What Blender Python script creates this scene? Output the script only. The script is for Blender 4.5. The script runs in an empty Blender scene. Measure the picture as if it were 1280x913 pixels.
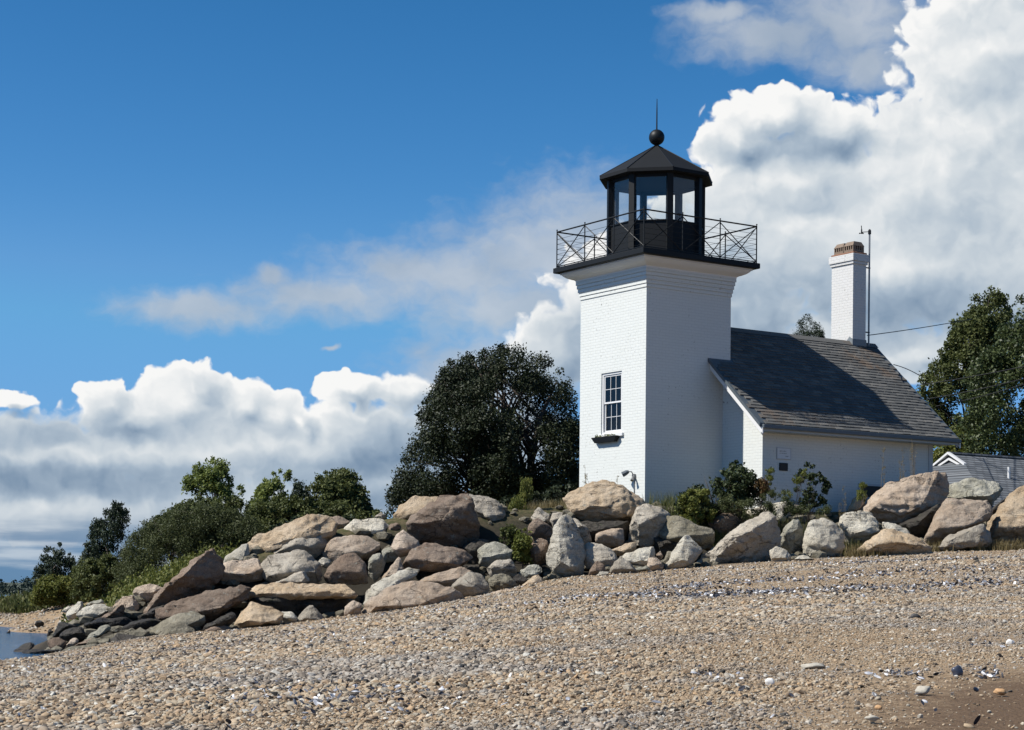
import bpy, bmesh, math, random
import numpy as np
from mathutils import Vector, Matrix, noise as mnoise

random.seed(7)
SC = bpy.context.scene
COL = SC.collection

# ------------------------------------------------------------------ camera
F, HOR, RHO = 2350.0, 745.0, 0.0086          # focal length and horizon row in photo pixels, small roll
CAMZ = 1.25                                   # eye height above the water
cr, sr = math.cos(RHO), math.sin(RHO)
cam_d = bpy.data.cameras.new('camera')
cam = bpy.data.objects.new('camera', cam_d)
COL.objects.link(cam)
cam.matrix_world = Matrix(((cr, -sr, 0, 0), (0, 0, -1, 0), (sr, cr, 0, CAMZ), (0, 0, 0, 1)))
cam_d.sensor_width = 36.0
cam_d.lens = F / 1280.0 * 36.0
cam_d.shift_y = (HOR - 456.5) / 1280.0
cam_d.clip_start = 0.1
cam_d.clip_end = 20000
SC.camera = cam

def ray(px, py):
    u, v = (px - 640.0) / F, (HOR - py) / F
    return u * cr - v * sr, u * sr + v * cr

def W(px, py, Y):
    x, z = ray(px, py)
    return Vector((x * Y, Y, CAMZ + z * Y))

# ------------------------------------------------------------------ light
SUN_EL = 48.1
SUN_TO = Vector((-0.9587, -0.2844, 0)).normalized()     # horizontal direction towards the sun
sun_dir = Vector((SUN_TO.x * math.cos(math.radians(SUN_EL)), SUN_TO.y * math.cos(math.radians(SUN_EL)), math.sin(math.radians(SUN_EL))))
sd = bpy.data.lights.new('sun', 'SUN')
sd.energy = 5.0
sd.angle = math.radians(0.53)
sd.color = (1.0, 0.955, 0.885)
sun = bpy.data.objects.new('sun', sd)
COL.objects.link(sun)
sun.rotation_euler = (-sun_dir).to_track_quat('-Z', 'Y').to_euler()
sun.location = (-30, -10, 40)

SC.view_settings.view_transform = 'Standard'
SC.view_settings.look = 'None'
SC.view_settings.gamma = 1.0
SC.view_settings.use_curve_mapping = False
SC.view_settings.exposure = 0.5
SC.cycles.max_bounces = 6
SC.cycles.transparent_max_bounces = 12
SC.cycles.use_denoising = True

# ------------------------------------------------------------------ node helper
class NT:
    def __init__(self, tree):
        self.t = tree; self.n = tree.nodes; self.l = tree.links
    def new(self, typ, **kw):
        nd = self.n.new(typ)
        for k, v in kw.items(): setattr(nd, k, v)
        return nd
    def link(self, a, b): self.l.new(a, b)
    def put(self, sock, v):
        if isinstance(v, bpy.types.NodeSocket): self.l.new(v, sock)
        elif isinstance(v, (int, float)) and hasattr(sock.default_value, '__len__'):
            sock.default_value = (v,) * len(sock.default_value)
        else: sock.default_value = v
    def m(self, op, a, b=None, c=None, clamp=False):
        nd = self.new('ShaderNodeMath', operation=op, use_clamp=clamp)
        self.put(nd.inputs[0], a)
        if b is not None: self.put(nd.inputs[1], b)
        if c is not None: self.put(nd.inputs[2], c)
        return nd.outputs[0]
    def vm(self, op, a, b=None, c=None):
        nd = self.new('ShaderNodeVectorMath', operation=op)
        self.put(nd.inputs[0], a)
        if b is not None: self.put(nd.inputs[1], b)
        if c is not None: self.put(nd.inputs[2], c)
        return nd.outputs['Value'] if op in ('LENGTH', 'DOT_PRODUCT', 'DISTANCE') else nd.outputs[0]
    def smooth(self, v, lo, hi, a=0.0, b=1.0):
        nd = self.new('ShaderNodeMapRange', interpolation_type='SMOOTHSTEP')
        self.put(nd.inputs['Value'], v)
        self.put(nd.inputs['From Min'], lo); self.put(nd.inputs['From Max'], hi)
        self.put(nd.inputs['To Min'], a); self.put(nd.inputs['To Max'], b)
        return nd.outputs[0]
    def mix(self, fac, a, b, blend='MIX'):
        nd = self.new('ShaderNodeMix', data_type='RGBA', blend_type=blend)
        self.put(nd.inputs[0], fac)
        for s, v in ((nd.inputs[6], a), (nd.inputs[7], b)):
            if isinstance(v, tuple) and len(v) == 3: v = v + (1,)
            self.put(s, v)
        return nd.outputs[2]
    def noise(self, vec, scale, detail=3, rough=0.5, dist=0.0, col=False, dim='3D'):
        nd = self.new('ShaderNodeTexNoise', noise_dimensions=dim)
        self.put(nd.inputs['Vector'], vec)
        nd.inputs['Scale'].default_value = scale; nd.inputs['Detail'].default_value = detail
        nd.inputs['Roughness'].default_value = rough; nd.inputs['Distortion'].default_value = dist
        return nd.outputs['Color'] if col else nd.outputs['Fac']
    def voro(self, vec, scale, feature='F1', detail=0, rough=0.5, out='Distance', rnd=1.0):
        nd = self.new('ShaderNodeTexVoronoi', feature=feature)
        self.put(nd.inputs['Vector'], vec)
        nd.inputs['Scale'].default_value = scale
        if 'Detail' in nd.inputs: nd.inputs['Detail'].default_value = detail
        if 'Roughness' in nd.inputs: nd.inputs['Roughness'].default_value = rough
        nd.inputs['Randomness'].default_value = rnd
        return nd.outputs[out]
    def ramp(self, fac, stops):
        nd = self.new('ShaderNodeValToRGB')
        self.put(nd.inputs[0], fac)
        e = nd.color_ramp.elements
        while len(e) < len(stops): e.new(0.5)
        for i, (p, c) in enumerate(stops):
            e[i].position = p; e[i].color = tuple(c) + (1,) if len(c) == 3 else c
        return nd.outputs[0]

# ------------------------------------------------------------------ world: sky and clouds
def pix(px, py):
    """direction of a photo pixel as (azimuth, elevation) in hundredths of a radian"""
    x, z = ray(px, py)
    return math.atan2(x, 1) * 100, math.atan2(z, math.hypot(x, 1)) * 100
K = 100.0 / F                                   # photo pixels to hundredths of a radian

world = bpy.data.worlds.new('World')
SC.world = world
world.use_nodes = True
world.cycles.sampling_method = 'MANUAL'
world.cycles.sample_map_resolution = 512
nt = NT(world.node_tree)
nt.n.clear()
out = nt.new('ShaderNodeOutputWorld')
bg = nt.new('ShaderNodeBackground')
nt.link(bg.outputs[0], out.inputs[0])
bg.inputs[1].default_value = 0.0705
sky = nt.new('ShaderNodeTexSky', sky_type='NISHITA')
sky.sun_disc = False
sky.sun_elevation = math.radians(SUN_EL)
sky.sun_rotation = math.atan2(SUN_TO.x, SUN_TO.y)
sky.altitude = 0
sky.air_density = 1.0
sky.dust_density = 0.4
sky.ozone_density = 2.0
geo = nt.new('ShaderNodeTexCoord')
sep = nt.new('ShaderNodeSeparateXYZ')
nt.link(geo.outputs['Generated'], sep.inputs[0])
gx, gy, gz = sep.outputs
az = nt.m('MULTIPLY', nt.m('ARCTAN2', gx, gy), 100)
el = nt.m('MULTIPLY', nt.m('ARCSINE', gz), 100)
def vec(a, e, w=0.0):
    c = nt.new('ShaderNodeCombineXYZ')
    nt.put(c.inputs[0], a); nt.put(c.inputs[1], e); nt.put(c.inputs[2], w)
    return c.outputs[0]
P0 = vec(az, el)

def blobs(p, lst):
    """smooth union of ellipses; 1 in the middle of one, 0 on its rim, negative outside"""
    acc = None
    for (px, py, rx, ry) in lst:
        a, e = pix(px, py)
        ix, iy = 1 / (rx * K), 1 / (ry * K)
        v = nt.vm('LENGTH', nt.vm('MULTIPLY_ADD', p, (ix, iy, 0), (-a * ix, -e * iy, 0)))
        acc = v if acc is None else nt.m('SMOOTH_MIN', acc, v, 0.22)
    return nt.m('SUBTRACT', 1.0, acc)

HEAPS = [  # heaped clouds: the bank at lower left
    (240, 486, 48, 44), (228, 500, 70, 50), (132, 506, 40, 36), (160, 522, 80, 40), (305, 508, 62, 40), (345, 520, 46, 40), (374, 528, 26, 30),
    (12, 500, 30, 14), (60, 575, 210, 72), (250, 570, 190, 70), (440, 486, 52, 22), (515, 488, 66, 24),
    (450, 560, 170, 72), (600, 545, 120, 80), (480, 605, 110, 50), (350, 625, 90, 40), (120, 640, 280, 50), (700, 440, 80, 60),
    # the tall cloud behind the house
    (968, 142, 84, 36), (1040, 170, 70, 44), (920, 180, 60, 40), (1000, 230, 150, 80), (1000, 300, 190, 100), (900, 300, 120, 100),
    (1190, 250, 200, 150), (1240, 70, 130, 110), (1330, 160, 200, 190), (1130, 350, 200, 80), (1280, 380, 170, 70),
    (800, 400, 140, 120), (1145, 445, 90, 40), (935, 400, 90, 60), (1060, 425, 110, 50), (1000, 440, 120, 40),
]
VEILS = [  # thin streaks
    (250, 388, 130, 30), (400, 372, 150, 34), (560, 345, 200, 54), (680, 320, 170, 76), (340, 345, 34, 18),
    (640, 385, 170, 50), (730, 300, 140, 100), (740, 400, 120, 110), (600, 470, 140, 70), (960, 45, 130, 40), (1060, 25, 130, 60), (900, 15, 80, 18), (415, 434, 15, 5),
    (1080, 80, 80, 40),
]
def fbm2(p, scale, detail, rough): return nt.noise(p, scale, detail, rough, dim='2D')
def centred(v, k): return nt.m('MULTIPLY', nt.m('SUBTRACT', v, 0.5), k)
wv = nt.vm('SUBTRACT', nt.noise(P0, 0.55, 3, 0.5, col=True, dim='2D'), (0.5, 0.5, 0.5))
PW = nt.vm('MULTIPLY_ADD', wv, (1.5, 1.2, 0), P0)
def puffs(p):
    v = nt.voro(p, 0.95, 'SMOOTH_F1', 1.5, 0.5)
    v.node.voronoi_dimensions = '2D'
    return nt.m('MULTIPLY', nt.m('SUBTRACT', 0.42, v), 0.30)
bh = blobs(PW, HEAPS)
STEP = (-0.5, 0.62, 0)                              # a step towards the sun
PS = nt.vm('ADD', PW, STEP)
bs_ = blobs(PS, HEAPS)
f0 = puffs(PW)
dh = nt.m('ADD', nt.m('ADD', bh, f0), centred(fbm2(PW, 1.1, 6, 0.55), 0.24))
big = nt.m('SUBTRACT', bh, bs_)
small = nt.m('SUBTRACT', f0, puffs(PS))
soft = fbm2(nt.vm('MULTIPLY', PW, (0.7, 1.0, 1)), 0.34, 4, 0.5)
under = blobs(PW, [(60, 600, 280, 30), (470, 606, 200, 44), (1120, 392, 190, 40), (1250, 400, 130, 44),
                   (950, 400, 100, 50), (640, 490, 130, 50), (800, 440, 110, 70), (50, 540, 170, 24), (1000, 185, 90, 22), (540, 565, 130, 50)])
edge = nt.m('MULTIPLY', nt.smooth(dh, 0.0, nt.m('MULTIPLY_ADD', nt.smooth(under, -0.8, 0.3), 0.22, 0.12)), nt.smooth(bh, -0.06, 0.02))
lit = nt.m('ADD', nt.m('MULTIPLY', big, 0.75), 0.64)
lit = nt.m('MULTIPLY_ADD', small, 0.38, lit)
lit = nt.m('ADD', lit, centred(soft, 0.70))
lit = nt.m('MULTIPLY_ADD', nt.smooth(under, -0.7, 0.8), -0.42, lit)
lit = nt.m('ADD', lit, nt.smooth(dh, 0.03, 0.55, 0.30, 0.0))
ccol = nt.ramp(lit, [(0.0, (2.0, 2.9, 4.1)), (0.35, (3.9, 4.8, 5.8)), (0.66, (6.2, 6.8, 7.3)), (1.0, (9.4, 9.4, 9.3))])
dv = nt.m('ADD', blobs(PW, VEILS), centred(fbm2(nt.vm('MULTIPLY', PW, (0.7, 1.2, 1)), 0.8, 5, 0.55), 0.75))
vedge = nt.smooth(dv, -0.16, 0.85, 0.0, 0.80)
vcol = nt.mix(soft, (3.2, 4.0, 5.0), (6.6, 6.9, 7.2))

# the clear sky: deeper and more saturated than the bare model, as through a polarising filter
sc3 = nt.new('ShaderNodeSeparateColor'); nt.link(sky.outputs[0], sc3.inputs[0])
cc3 = nt.new('ShaderNodeCombineColor')
for i, (kk, pw, top) in enumerate(((0.112, 2.4, 2.6), (0.408, 1.53, 4.3), (0.415, 1.63, 6.4))):
    nt.link(nt.m('MULTIPLY', nt.m('POWER', nt.m('MINIMUM', sc3.outputs[i], top), pw), kk), cc3.inputs[i])
skyc = nt.mix(nt.smooth(gz, 0.0, 0.22, 0.25, 1.0), (2.2, 4.2, 7.2), cc3.outputs[0])
# flat layered cloud low over the horizon, all round
bands = fbm2(nt.vm('MULTIPLY', P0, (0.10, 1.0, 1)), 0.85, 5, 0.55)
bandc = nt.mix(nt.smooth(bands, 0.38, 0.66), (1.25, 2.35, 3.9), (5.0, 5.7, 6.5))
lowk = nt.smooth(el, 2.4, 5.4, 0.90, 0.0)
lowk2 = nt.smooth(el, 2.4, 4.6, 0.90, 0.0)
def shell_sky(simple):
    if simple:      # away from the view: the same kind of clouds without the drawn shapes
        n = fbm2(nt.vm('MULTIPLY', P0, (0.5, 1.0, 1)), 0.09, 6, 0.55)
        k = nt.m('MULTIPLY', nt.smooth(n, 0.58, 0.72), nt.smooth(el, 8, 30, 0.9, 0.1))
        return nt.mix(lowk, nt.mix(k, skyc, nt.mix(n, (3.5, 4.3, 5.3), (7.0, 7.4, 7.8))), bandc)
    c = nt.mix(vedge, skyc, vcol)
    c = nt.mix(edge, c, ccol)
    return nt.mix(lowk2, c, bandc)
bg2 = nt.new('ShaderNodeBackground')
bg2.inputs[1].default_value = bg.inputs[1].default_value
nt.link(shell_sky(True), bg2.inputs[0]); nt.link(shell_sky(False), bg.inputs[0])
near = nt.m('MULTIPLY', nt.smooth(nt.m('ABSOLUTE', az), 42, 62, 1.0, 0.0), nt.smooth(el, 44, 60, 1.0, 0.0))
near = nt.m('MULTIPLY', near, nt.m('GREATER_THAN', gz, -0.03))
mxw = nt.new('ShaderNodeMixShader')
nt.link(near, mxw.inputs[0]); nt.link(bg2.outputs[0], mxw.inputs[1]); nt.link(bg.outputs[0], mxw.inputs[2])
nt.link(mxw.outputs[0], out.inputs[0])

# ------------------------------------------------------------------ materials
MATS = {}
def mat(name):
    m = bpy.data.materials.new(name); m.use_nodes = True
    t = NT(m.node_tree); t.n.clear()
    o = t.new('ShaderNodeOutputMaterial')
    b = t.new('ShaderNodeBsdfPrincipled')
    t.link(b.outputs[0], o.inputs[0])
    MATS[name] = m
    return t, b, o
def setp(b, col=None, rough=None, metal=None, spec=None):
    if col is not None:
        b.inputs['Base Color'].default_value = tuple(col) + (1,)
    if rough is not None: b.inputs['Roughness'].default_value = rough
    if metal is not None: b.inputs['Metallic'].default_value = metal
    if spec is not None: b.inputs['Specular IOR Level'].default_value = spec
def bump(t, b, h, strength=0.5, dist=0.02):
    n = t.new('ShaderNodeBump')
    n.inputs['Strength'].default_value = strength; n.inputs['Distance'].default_value = dist
    t.link(h, n.inputs['Height']); t.link(n.outputs[0], b.inputs['Normal'])
def objco(t): return t.new('ShaderNodeTexCoord').outputs['Object']
def orand(t): return t.new('ShaderNodeObjectInfo').outputs['Random']

def plain(name, col, rough=0.6, var=0.15, scale=6.0, metal=0.0, bs=0.15):
    t, b, o = mat(name); c = objco(t)
    n = t.noise(c, scale, 4, 0.6)
    k = t.m('ADD', t.m('MULTIPLY', n, 2 * var), 1 - var)
    mixc = t.vm('SCALE', tuple(col), None); t.link(k, mixc.node.inputs['Scale'])
    t.link(mixc, b.inputs['Base Color'])
    setp(b, None, rough, metal, 0.25 if max(col) < 0.03 else 0.5)
    bump(t, b, n, bs, 0.01)
    return MATS[name]

plain('black_iron', (0.006, 0.007, 0.0075), 0.5, 0.25)
plain('black_panel', (0.005, 0.0062, 0.0072), 0.6, 0.2, 3)
plain('lantern_roof', (0.0055, 0.0068, 0.0082), 0.75, 0.25, 3)
plain('white_paint', (0.60, 0.60, 0.59), 0.5, 0.04, 4, bs=0.05)
plain('grey_trim', (0.30, 0.34, 0.36), 0.5, 0.1)
plain('inner_paint', (0.17, 0.17, 0.165), 0.6, 0.1)
plain('gutter_metal', (0.07, 0.085, 0.095), 0.45, 0.15)
plain('lead', (0.16, 0.18, 0.19), 0.55, 0.25, 5)
plain('plaque_dark', (0.012, 0.011, 0.010), 0.5, 0.2)
plain('sign_board', (0.56, 0.57, 0.57), 0.5, 0.05)
plain('sign_letter', (0.08, 0.09, 0.09), 0.6, 0.05)
plain('galvanised', (0.22, 0.22, 0.22), 0.45, 0.15, 10, 0.6)
plain('clay', (0.17, 0.125, 0.09), 0.85, 0.35, 9, bs=0.4)
plain('rust_clay', (0.20, 0.095, 0.055), 0.85, 0.3, 9)
plain('cable_black', (0.02, 0.02, 0.02), 0.6, 0.1)
plain('bark', (0.055, 0.042, 0.032), 0.9, 0.4, 8, bs=0.7)
plain('soil', (0.10, 0.075, 0.05), 0.95, 0.3, 8)
plain('house_grey', (0.42, 0.43, 0.43), 0.7, 0.08)
plain('dry_stalk', (0.19, 0.145, 0.075), 0.9, 0.3, 6)
plain('flat_stone', (0.36, 0.33, 0.27), 0.85, 0.3, 30, bs=0.5)
plain('white_shell', (0.75, 0.73, 0.68), 0.4, 0.1, 30)
plain('dark_stone', (0.035, 0.033, 0.032), 0.6, 0.4, 30, bs=0.5)
plain('orange_stone', (0.42, 0.25, 0.12), 0.8, 0.3, 30, bs=0.5)
plain('blue_shell', (0.045, 0.052, 0.075), 0.35, 0.5, 40)

def white_brick(name, base=(0.572, 0.586, 0.556), grime=1.3):
    t, b, o = mat(name); c = objco(t)
    s = t.new('ShaderNodeSeparateXYZ'); t.link(c, s.inputs[0])
    cb = t.new('ShaderNodeCombineXYZ')
    t.link(t.m('ADD', s.outputs[0], s.outputs[1]), cb.inputs[0]); t.link(s.outputs[2], cb.inputs[1])
    br = t.new('ShaderNodeTexBrick')
    t.link(cb.outputs[0], br.inputs['Vector'])
    br.inputs['Scale'].default_value = 1.0
    br.inputs['Brick Width'].default_value = 0.215; br.inputs['Row Height'].default_value = 0.075
    br.inputs['Mortar Size'].default_value = 0.007; br.inputs['Mortar Smooth'].default_value = 0.4
    br.inputs['Color1'].default_value = (0.975, 0.975, 0.975, 1); br.inputs['Color2'].default_value = (1, 1, 1, 1)
    br.inputs['Mortar'].default_value = (0.87, 0.87, 0.87, 1)
    n = t.noise(c, 1.3, 5, 0.6); n2 = t.noise(c, 14, 4, 0.65)
    col = t.mix(1.0, base, br.outputs[0], 'MULTIPLY')
    col = t.mix(t.smooth(n, 0.45, 0.8, 0, 0.25 * grime), col, (0.52, 0.54, 0.50))
    fleck = t.m('MULTIPLY', t.smooth(n2, 0.60, 0.68), t.smooth(t.noise(c, 0.9, 3, 0.6), 0.47, 0.62))
    col = t.mix(t.m('MULTIPLY', fleck, 0.75 * grime), col, (0.16, 0.15, 0.13))
    t.link(col, b.inputs['Base Color'])
    setp(b, None, 0.65, None, 0.3)
    h = t.m('SUBTRACT', t.m('MULTIPLY', n2, 0.6), t.m('MULTIPLY', br.outputs['Fac'], 0.8))
    bump(t, b, h, 0.42, 0.011)
white_brick('white_brick')
white_brick('chimney_brick', (0.54, 0.535, 0.515), 1.6)

def shingle_mat():
    t, b, o = mat('asphalt_shingle')
    g = t.new('ShaderNodeNewGeometry'); oi = t.new('ShaderNodeObjectInfo')
    r = t.m('FRACT', t.m('ADD', t.m('MULTIPLY', g.outputs['Random Per Island'], 13.7), t.m('MULTIPLY', oi.outputs['Random'], 7.3)))
    c = g.outputs['Position']
    base = t.ramp(r, [(0, (0.086, 0.088, 0.086)), (0.45, (0.105, 0.106, 0.102)), (0.8, (0.125, 0.124, 0.117)), (1, (0.155, 0.150, 0.138))])
    gr = t.noise(c, 60, 3, 0.7)
    base = t.mix(0.5, base, t.ramp(gr, [(0.3, (0.3, 0.3, 0.3)), (0.7, (1.6, 1.6, 1.6))]), 'MULTIPLY')
    # rusty run-off: below the chimney flashing and along the lowest courses near the gable
    stain = t.noise(t.vm('MULTIPLY', c, (1, 1, 0.5)), 2.2, 4, 0.65)
    dch = t.vm('DISTANCE', c, tuple(RUST_A)); drk = t.vm('DISTANCE', c, tuple(RUST_B))
    k = t.m('MAXIMUM', t.smooth(dch, 0.2, 1.5, 1, 0), t.m('MULTIPLY', t.smooth(drk, 0.3, 2.2, 1, 0), 0.7))
    k = t.m('MULTIPLY', k, t.smooth(stain, 0.44, 0.66))
    base = t.mix(t.m('MULTIPLY', k, 0.6), base, (0.17, 0.105, 0.06))
    t.link(base, b.inputs['Base Color']); setp(b, None, 0.95, None, 0.08)
    bump(t, b, gr, 0.4, 0.004)

def far_shingle():
    t, b, o = mat('far_shingle'); c = objco(t)
    s = t.new('ShaderNodeSeparateXYZ'); t.link(c, s.inputs[0])
    cb = t.new('ShaderNodeCombineXYZ'); t.link(s.outputs[0], cb.inputs[0]); t.link(s.outputs[2], cb.inputs[1])
    br = t.new('ShaderNodeTexBrick'); t.link(cb.outputs[0], br.inputs['Vector'])
    br.inputs['Scale'].default_value = 1
    br.inputs['Brick Width'].default_value = 0.32; br.inputs['Row Height'].default_value = 0.085
    br.inputs['Mortar Size'].default_value = 0.012
    br.inputs['Color1'].default_value = (0.075, 0.085, 0.095, 1); br.inputs['Color2'].default_value = (0.15, 0.16, 0.17, 1)
    br.inputs['Mortar'].default_value = (0.025, 0.027, 0.03, 1)
    t.link(br.outputs[0], b.inputs['Base Color']); setp(b, None, 0.9)
    bump(t, b, t.m('SUBTRACT', 1.0, br.outputs['Fac']), 0.6, 0.02)
far_shingle()

def glass_mat(name, tint=(0.85, 0.9, 0.9), refl=1.0):
    m = bpy.data.materials.new(name); m.use_nodes = True; t = NT(m.node_tree); t.n.clear(); MATS[name] = m
    o = t.new('ShaderNodeOutputMaterial')
    tr = t.new('ShaderNodeBsdfTransparent'); tr.inputs[0].default_value = tint + (1,)
    gl = t.new('ShaderNodeBsdfGlossy'); gl.inputs['Roughness'].default_value = 0.02
    fr = t.new('ShaderNodeFresnel')
    bf = t.new('ShaderNodeNewGeometry').outputs['Backfacing']
    t.link(t.m('ADD', 1.45, t.m('MULTIPLY', bf, 1 / 1.45 - 1.45)), fr.inputs[0])
    mx = t.new('ShaderNodeMixShader')
    t.link(t.m('MULTIPLY', fr.outputs[0], refl), mx.inputs[0]); t.link(tr.outputs[0], mx.inputs[1]); t.link(gl.outputs[0], mx.inputs[2])
    t.link(mx.outputs[0], o.inputs[0])
glass_mat('lantern_glass', (0.97, 0.98, 0.98)); glass_mat('window_glass', (0.55, 0.58, 0.58))

ROCK = {
    'pink': ((0.345, 0.265, 0.192), (0.215, 0.155, 0.108), (0.43, 0.355, 0.28)),
    'tan': ((0.36, 0.268, 0.17), (0.21, 0.142, 0.085), (0.44, 0.355, 0.255)),
    'grey': ((0.305, 0.268, 0.213), (0.165, 0.145, 0.118), (0.4, 0.36, 0.295)),
    'pale': ((0.41, 0.372, 0.298), (0.26, 0.228, 0.175), (0.49, 0.46, 0.385)),
    'brown': ((0.170, 0.123, 0.089), (0.093, 0.068, 0.051), (0.234, 0.183, 0.140)),
    'green': ((0.265, 0.252, 0.198), (0.125, 0.122, 0.095), (0.37, 0.355, 0.295)),
    'olive': ((0.156, 0.139, 0.098), (0.082, 0.070, 0.048), (0.234, 0.211, 0.160)),
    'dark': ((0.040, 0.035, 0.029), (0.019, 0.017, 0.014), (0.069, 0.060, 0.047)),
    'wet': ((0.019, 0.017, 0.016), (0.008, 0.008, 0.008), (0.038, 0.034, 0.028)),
}
def rock_mat(k):
    base, dk, lt = ROCK[k]
    t, b, o = mat('rock_' + k); c0 = objco(t)
    r = orand(t)
    c = t.vm('ADD', c0, t.vm('SCALE', (31.0, 17.0, 23.0), None)); t.link(r, c.node.inputs[1].links[0].from_node.inputs['Scale'])
    big = t.noise(c, 1.4, 5, 0.62, 0.4)
    mid = t.noise(c, 6.0, 6, 0.68)
    fine = t.noise(c, 38.0, 3, 0.7)
    # bedding streaks
    st = t.noise(t.vm('MULTIPLY', c, (1.2, 1.2, 7.0)), 1.6, 4, 0.6, 0.6)
    col = t.mix(t.smooth(big, 0.35, 0.68), base, lt)
    col = t.mix(t.smooth(st, 0.52, 0.74, 0, 0.6), col, dk)
    col = t.mix(t.smooth(mid, 0.52, 0.72, 0, 0.55), col, dk)
    sp = t.ramp(fine, [(0.30, (0.62, 0.62, 0.62)), (0.5, (1, 1, 1)), (0.70, (1.38, 1.36, 1.33))])
    col = t.mix(0.75, col, sp, 'MULTIPLY')
    crk = t.m('ABSOLUTE', t.m('SUBTRACT', t.noise(t.vm('MULTIPLY', c, (0.8, 0.8, 1.7)), 1.15, 5, 0.55, 0.3), 0.5))
    crack = t.m('MULTIPLY', t.smooth(crk, 0.0, 0.010, 1, 0), t.smooth(t.noise(c, 0.8, 2), 0.50, 0.60))
    col = t.mix(t.m('MULTIPLY', crack, 0.5), col, tuple(x * 0.4 for x in dk))
    # pale and dark lichen
    li = t.smooth(t.noise(c, 9.0, 4, 0.6), 0.62, 0.68)
    col = t.mix(t.m('MULTIPLY', li, 0.5), col, (0.30, 0.31, 0.265) if k not in ('dark', 'wet') else (0.05, 0.06, 0.03))
    val = t.m('ADD', 0.84, t.m('MULTIPLY', r, 0.32))
    sc = t.vm('SCALE', col, None); t.link(val, sc.node.inputs['Scale'])
    t.link(sc, b.inputs['Base Color'])
    setp(b, None, 0.88 if k not in ('dark', 'wet') else 0.55, None, 0.25)
    h = t.m('ADD', t.m('MULTIPLY', mid, 0.8), t.m('MULTIPLY', fine, 0.30))
    h = t.m('ADD', h, t.m('MULTIPLY', st, 0.4))
    h = t.m('SUBTRACT', h, t.m('MULTIPLY', crack, 0.5))
    bump(t, b, h, 1.0, 0.095)
for k in ROCK: rock_mat(k)

def leaf_mat(name, cols, trans=0.25, rough=0.6):
    m = bpy.data.materials.new(name); m.use_nodes = True; t = NT(m.node_tree); t.n.clear(); MATS[name] = m
    o = t.new('ShaderNodeOutputMaterial')
    b = t.new('ShaderNodeBsdfPrincipled'); tl = t.new('ShaderNodeBsdfTranslucent'); mx = t.new('ShaderNodeMixShader')
    g = t.new('ShaderNodeNewGeometry')
    n = t.noise(g.outputs['Position'], 0.9, 3, 0.6)
    f = t.m('ADD', t.m('MULTIPLY', g.outputs['Random Per Island'], 0.65), t.m('MULTIPLY', n, 0.45))
    col = t.ramp(f, [(0.1, cols[0]), (0.5, cols[1]), (0.9, cols[2])])
    t.link(col, b.inputs['Base Color']); t.link(col, tl.inputs[0])
    setp(b, None, rough, None, 0.25)
    mx.inputs[0].default_value = trans
    t.link(b.outputs[0], mx.inputs[1]); t.link(tl.outputs[0], mx.inputs[2]); t.link(mx.outputs[0], o.inputs[0])
leaf_mat('leaf_dark', [(0.010, 0.015, 0.006), (0.018, 0.026, 0.010), (0.038, 0.046, 0.018)], 0.12)
leaf_mat('leaf_right', [(0.022, 0.034, 0.012), (0.042, 0.060, 0.020), (0.10, 0.12, 0.045)], 0.2, 0.45)
leaf_mat('leaf_bright', [(0.079, 0.105, 0.028), (0.130, 0.161, 0.039), (0.201, 0.233, 0.063)], 0.35)
leaf_mat('leaf_mid', [(0.043, 0.059, 0.018), (0.077, 0.092, 0.028), (0.120, 0.133, 0.043)], 0.3)
leaf_mat('leaf_olive', [(0.036, 0.046, 0.018), (0.062, 0.076, 0.028), (0.10, 0.115, 0.045)], 0.3)
leaf_mat('leaf_cedar', [(0.013, 0.023, 0.013), (0.023, 0.036, 0.018), (0.039, 0.055, 0.023)], 0.1)
leaf_mat('leaf_yellow', [(0.065, 0.085, 0.016), (0.11, 0.13, 0.026), (0.17, 0.17, 0.04)], 0.35)
leaf_mat('leaf_moss', [(0.069, 0.085, 0.017), (0.107, 0.124, 0.026), (0.184, 0.179, 0.044)], 0.3)
leaf_mat('leaf_red', [(0.05, 0.04, 0.015), (0.10, 0.05, 0.025), (0.13, 0.10, 0.03)], 0.3)
leaf_mat('leaf_bush', [(0.014, 0.024, 0.008), (0.026, 0.040, 0.013), (0.055, 0.07, 0.025)], 0.2)
leaf_mat('leaf_far', [(0.016, 0.028, 0.020), (0.024, 0.038, 0.026), (0.034, 0.05, 0.032)], 0.1)
leaf_mat('grass_dry', [(0.10, 0.085, 0.035), (0.17, 0.135, 0.06), (0.26, 0.20, 0.10)], 0.3)
leaf_mat('grass_green', [(0.05, 0.065, 0.018), (0.085, 0.10, 0.03), (0.16, 0.15, 0.06)], 0.3)

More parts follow.
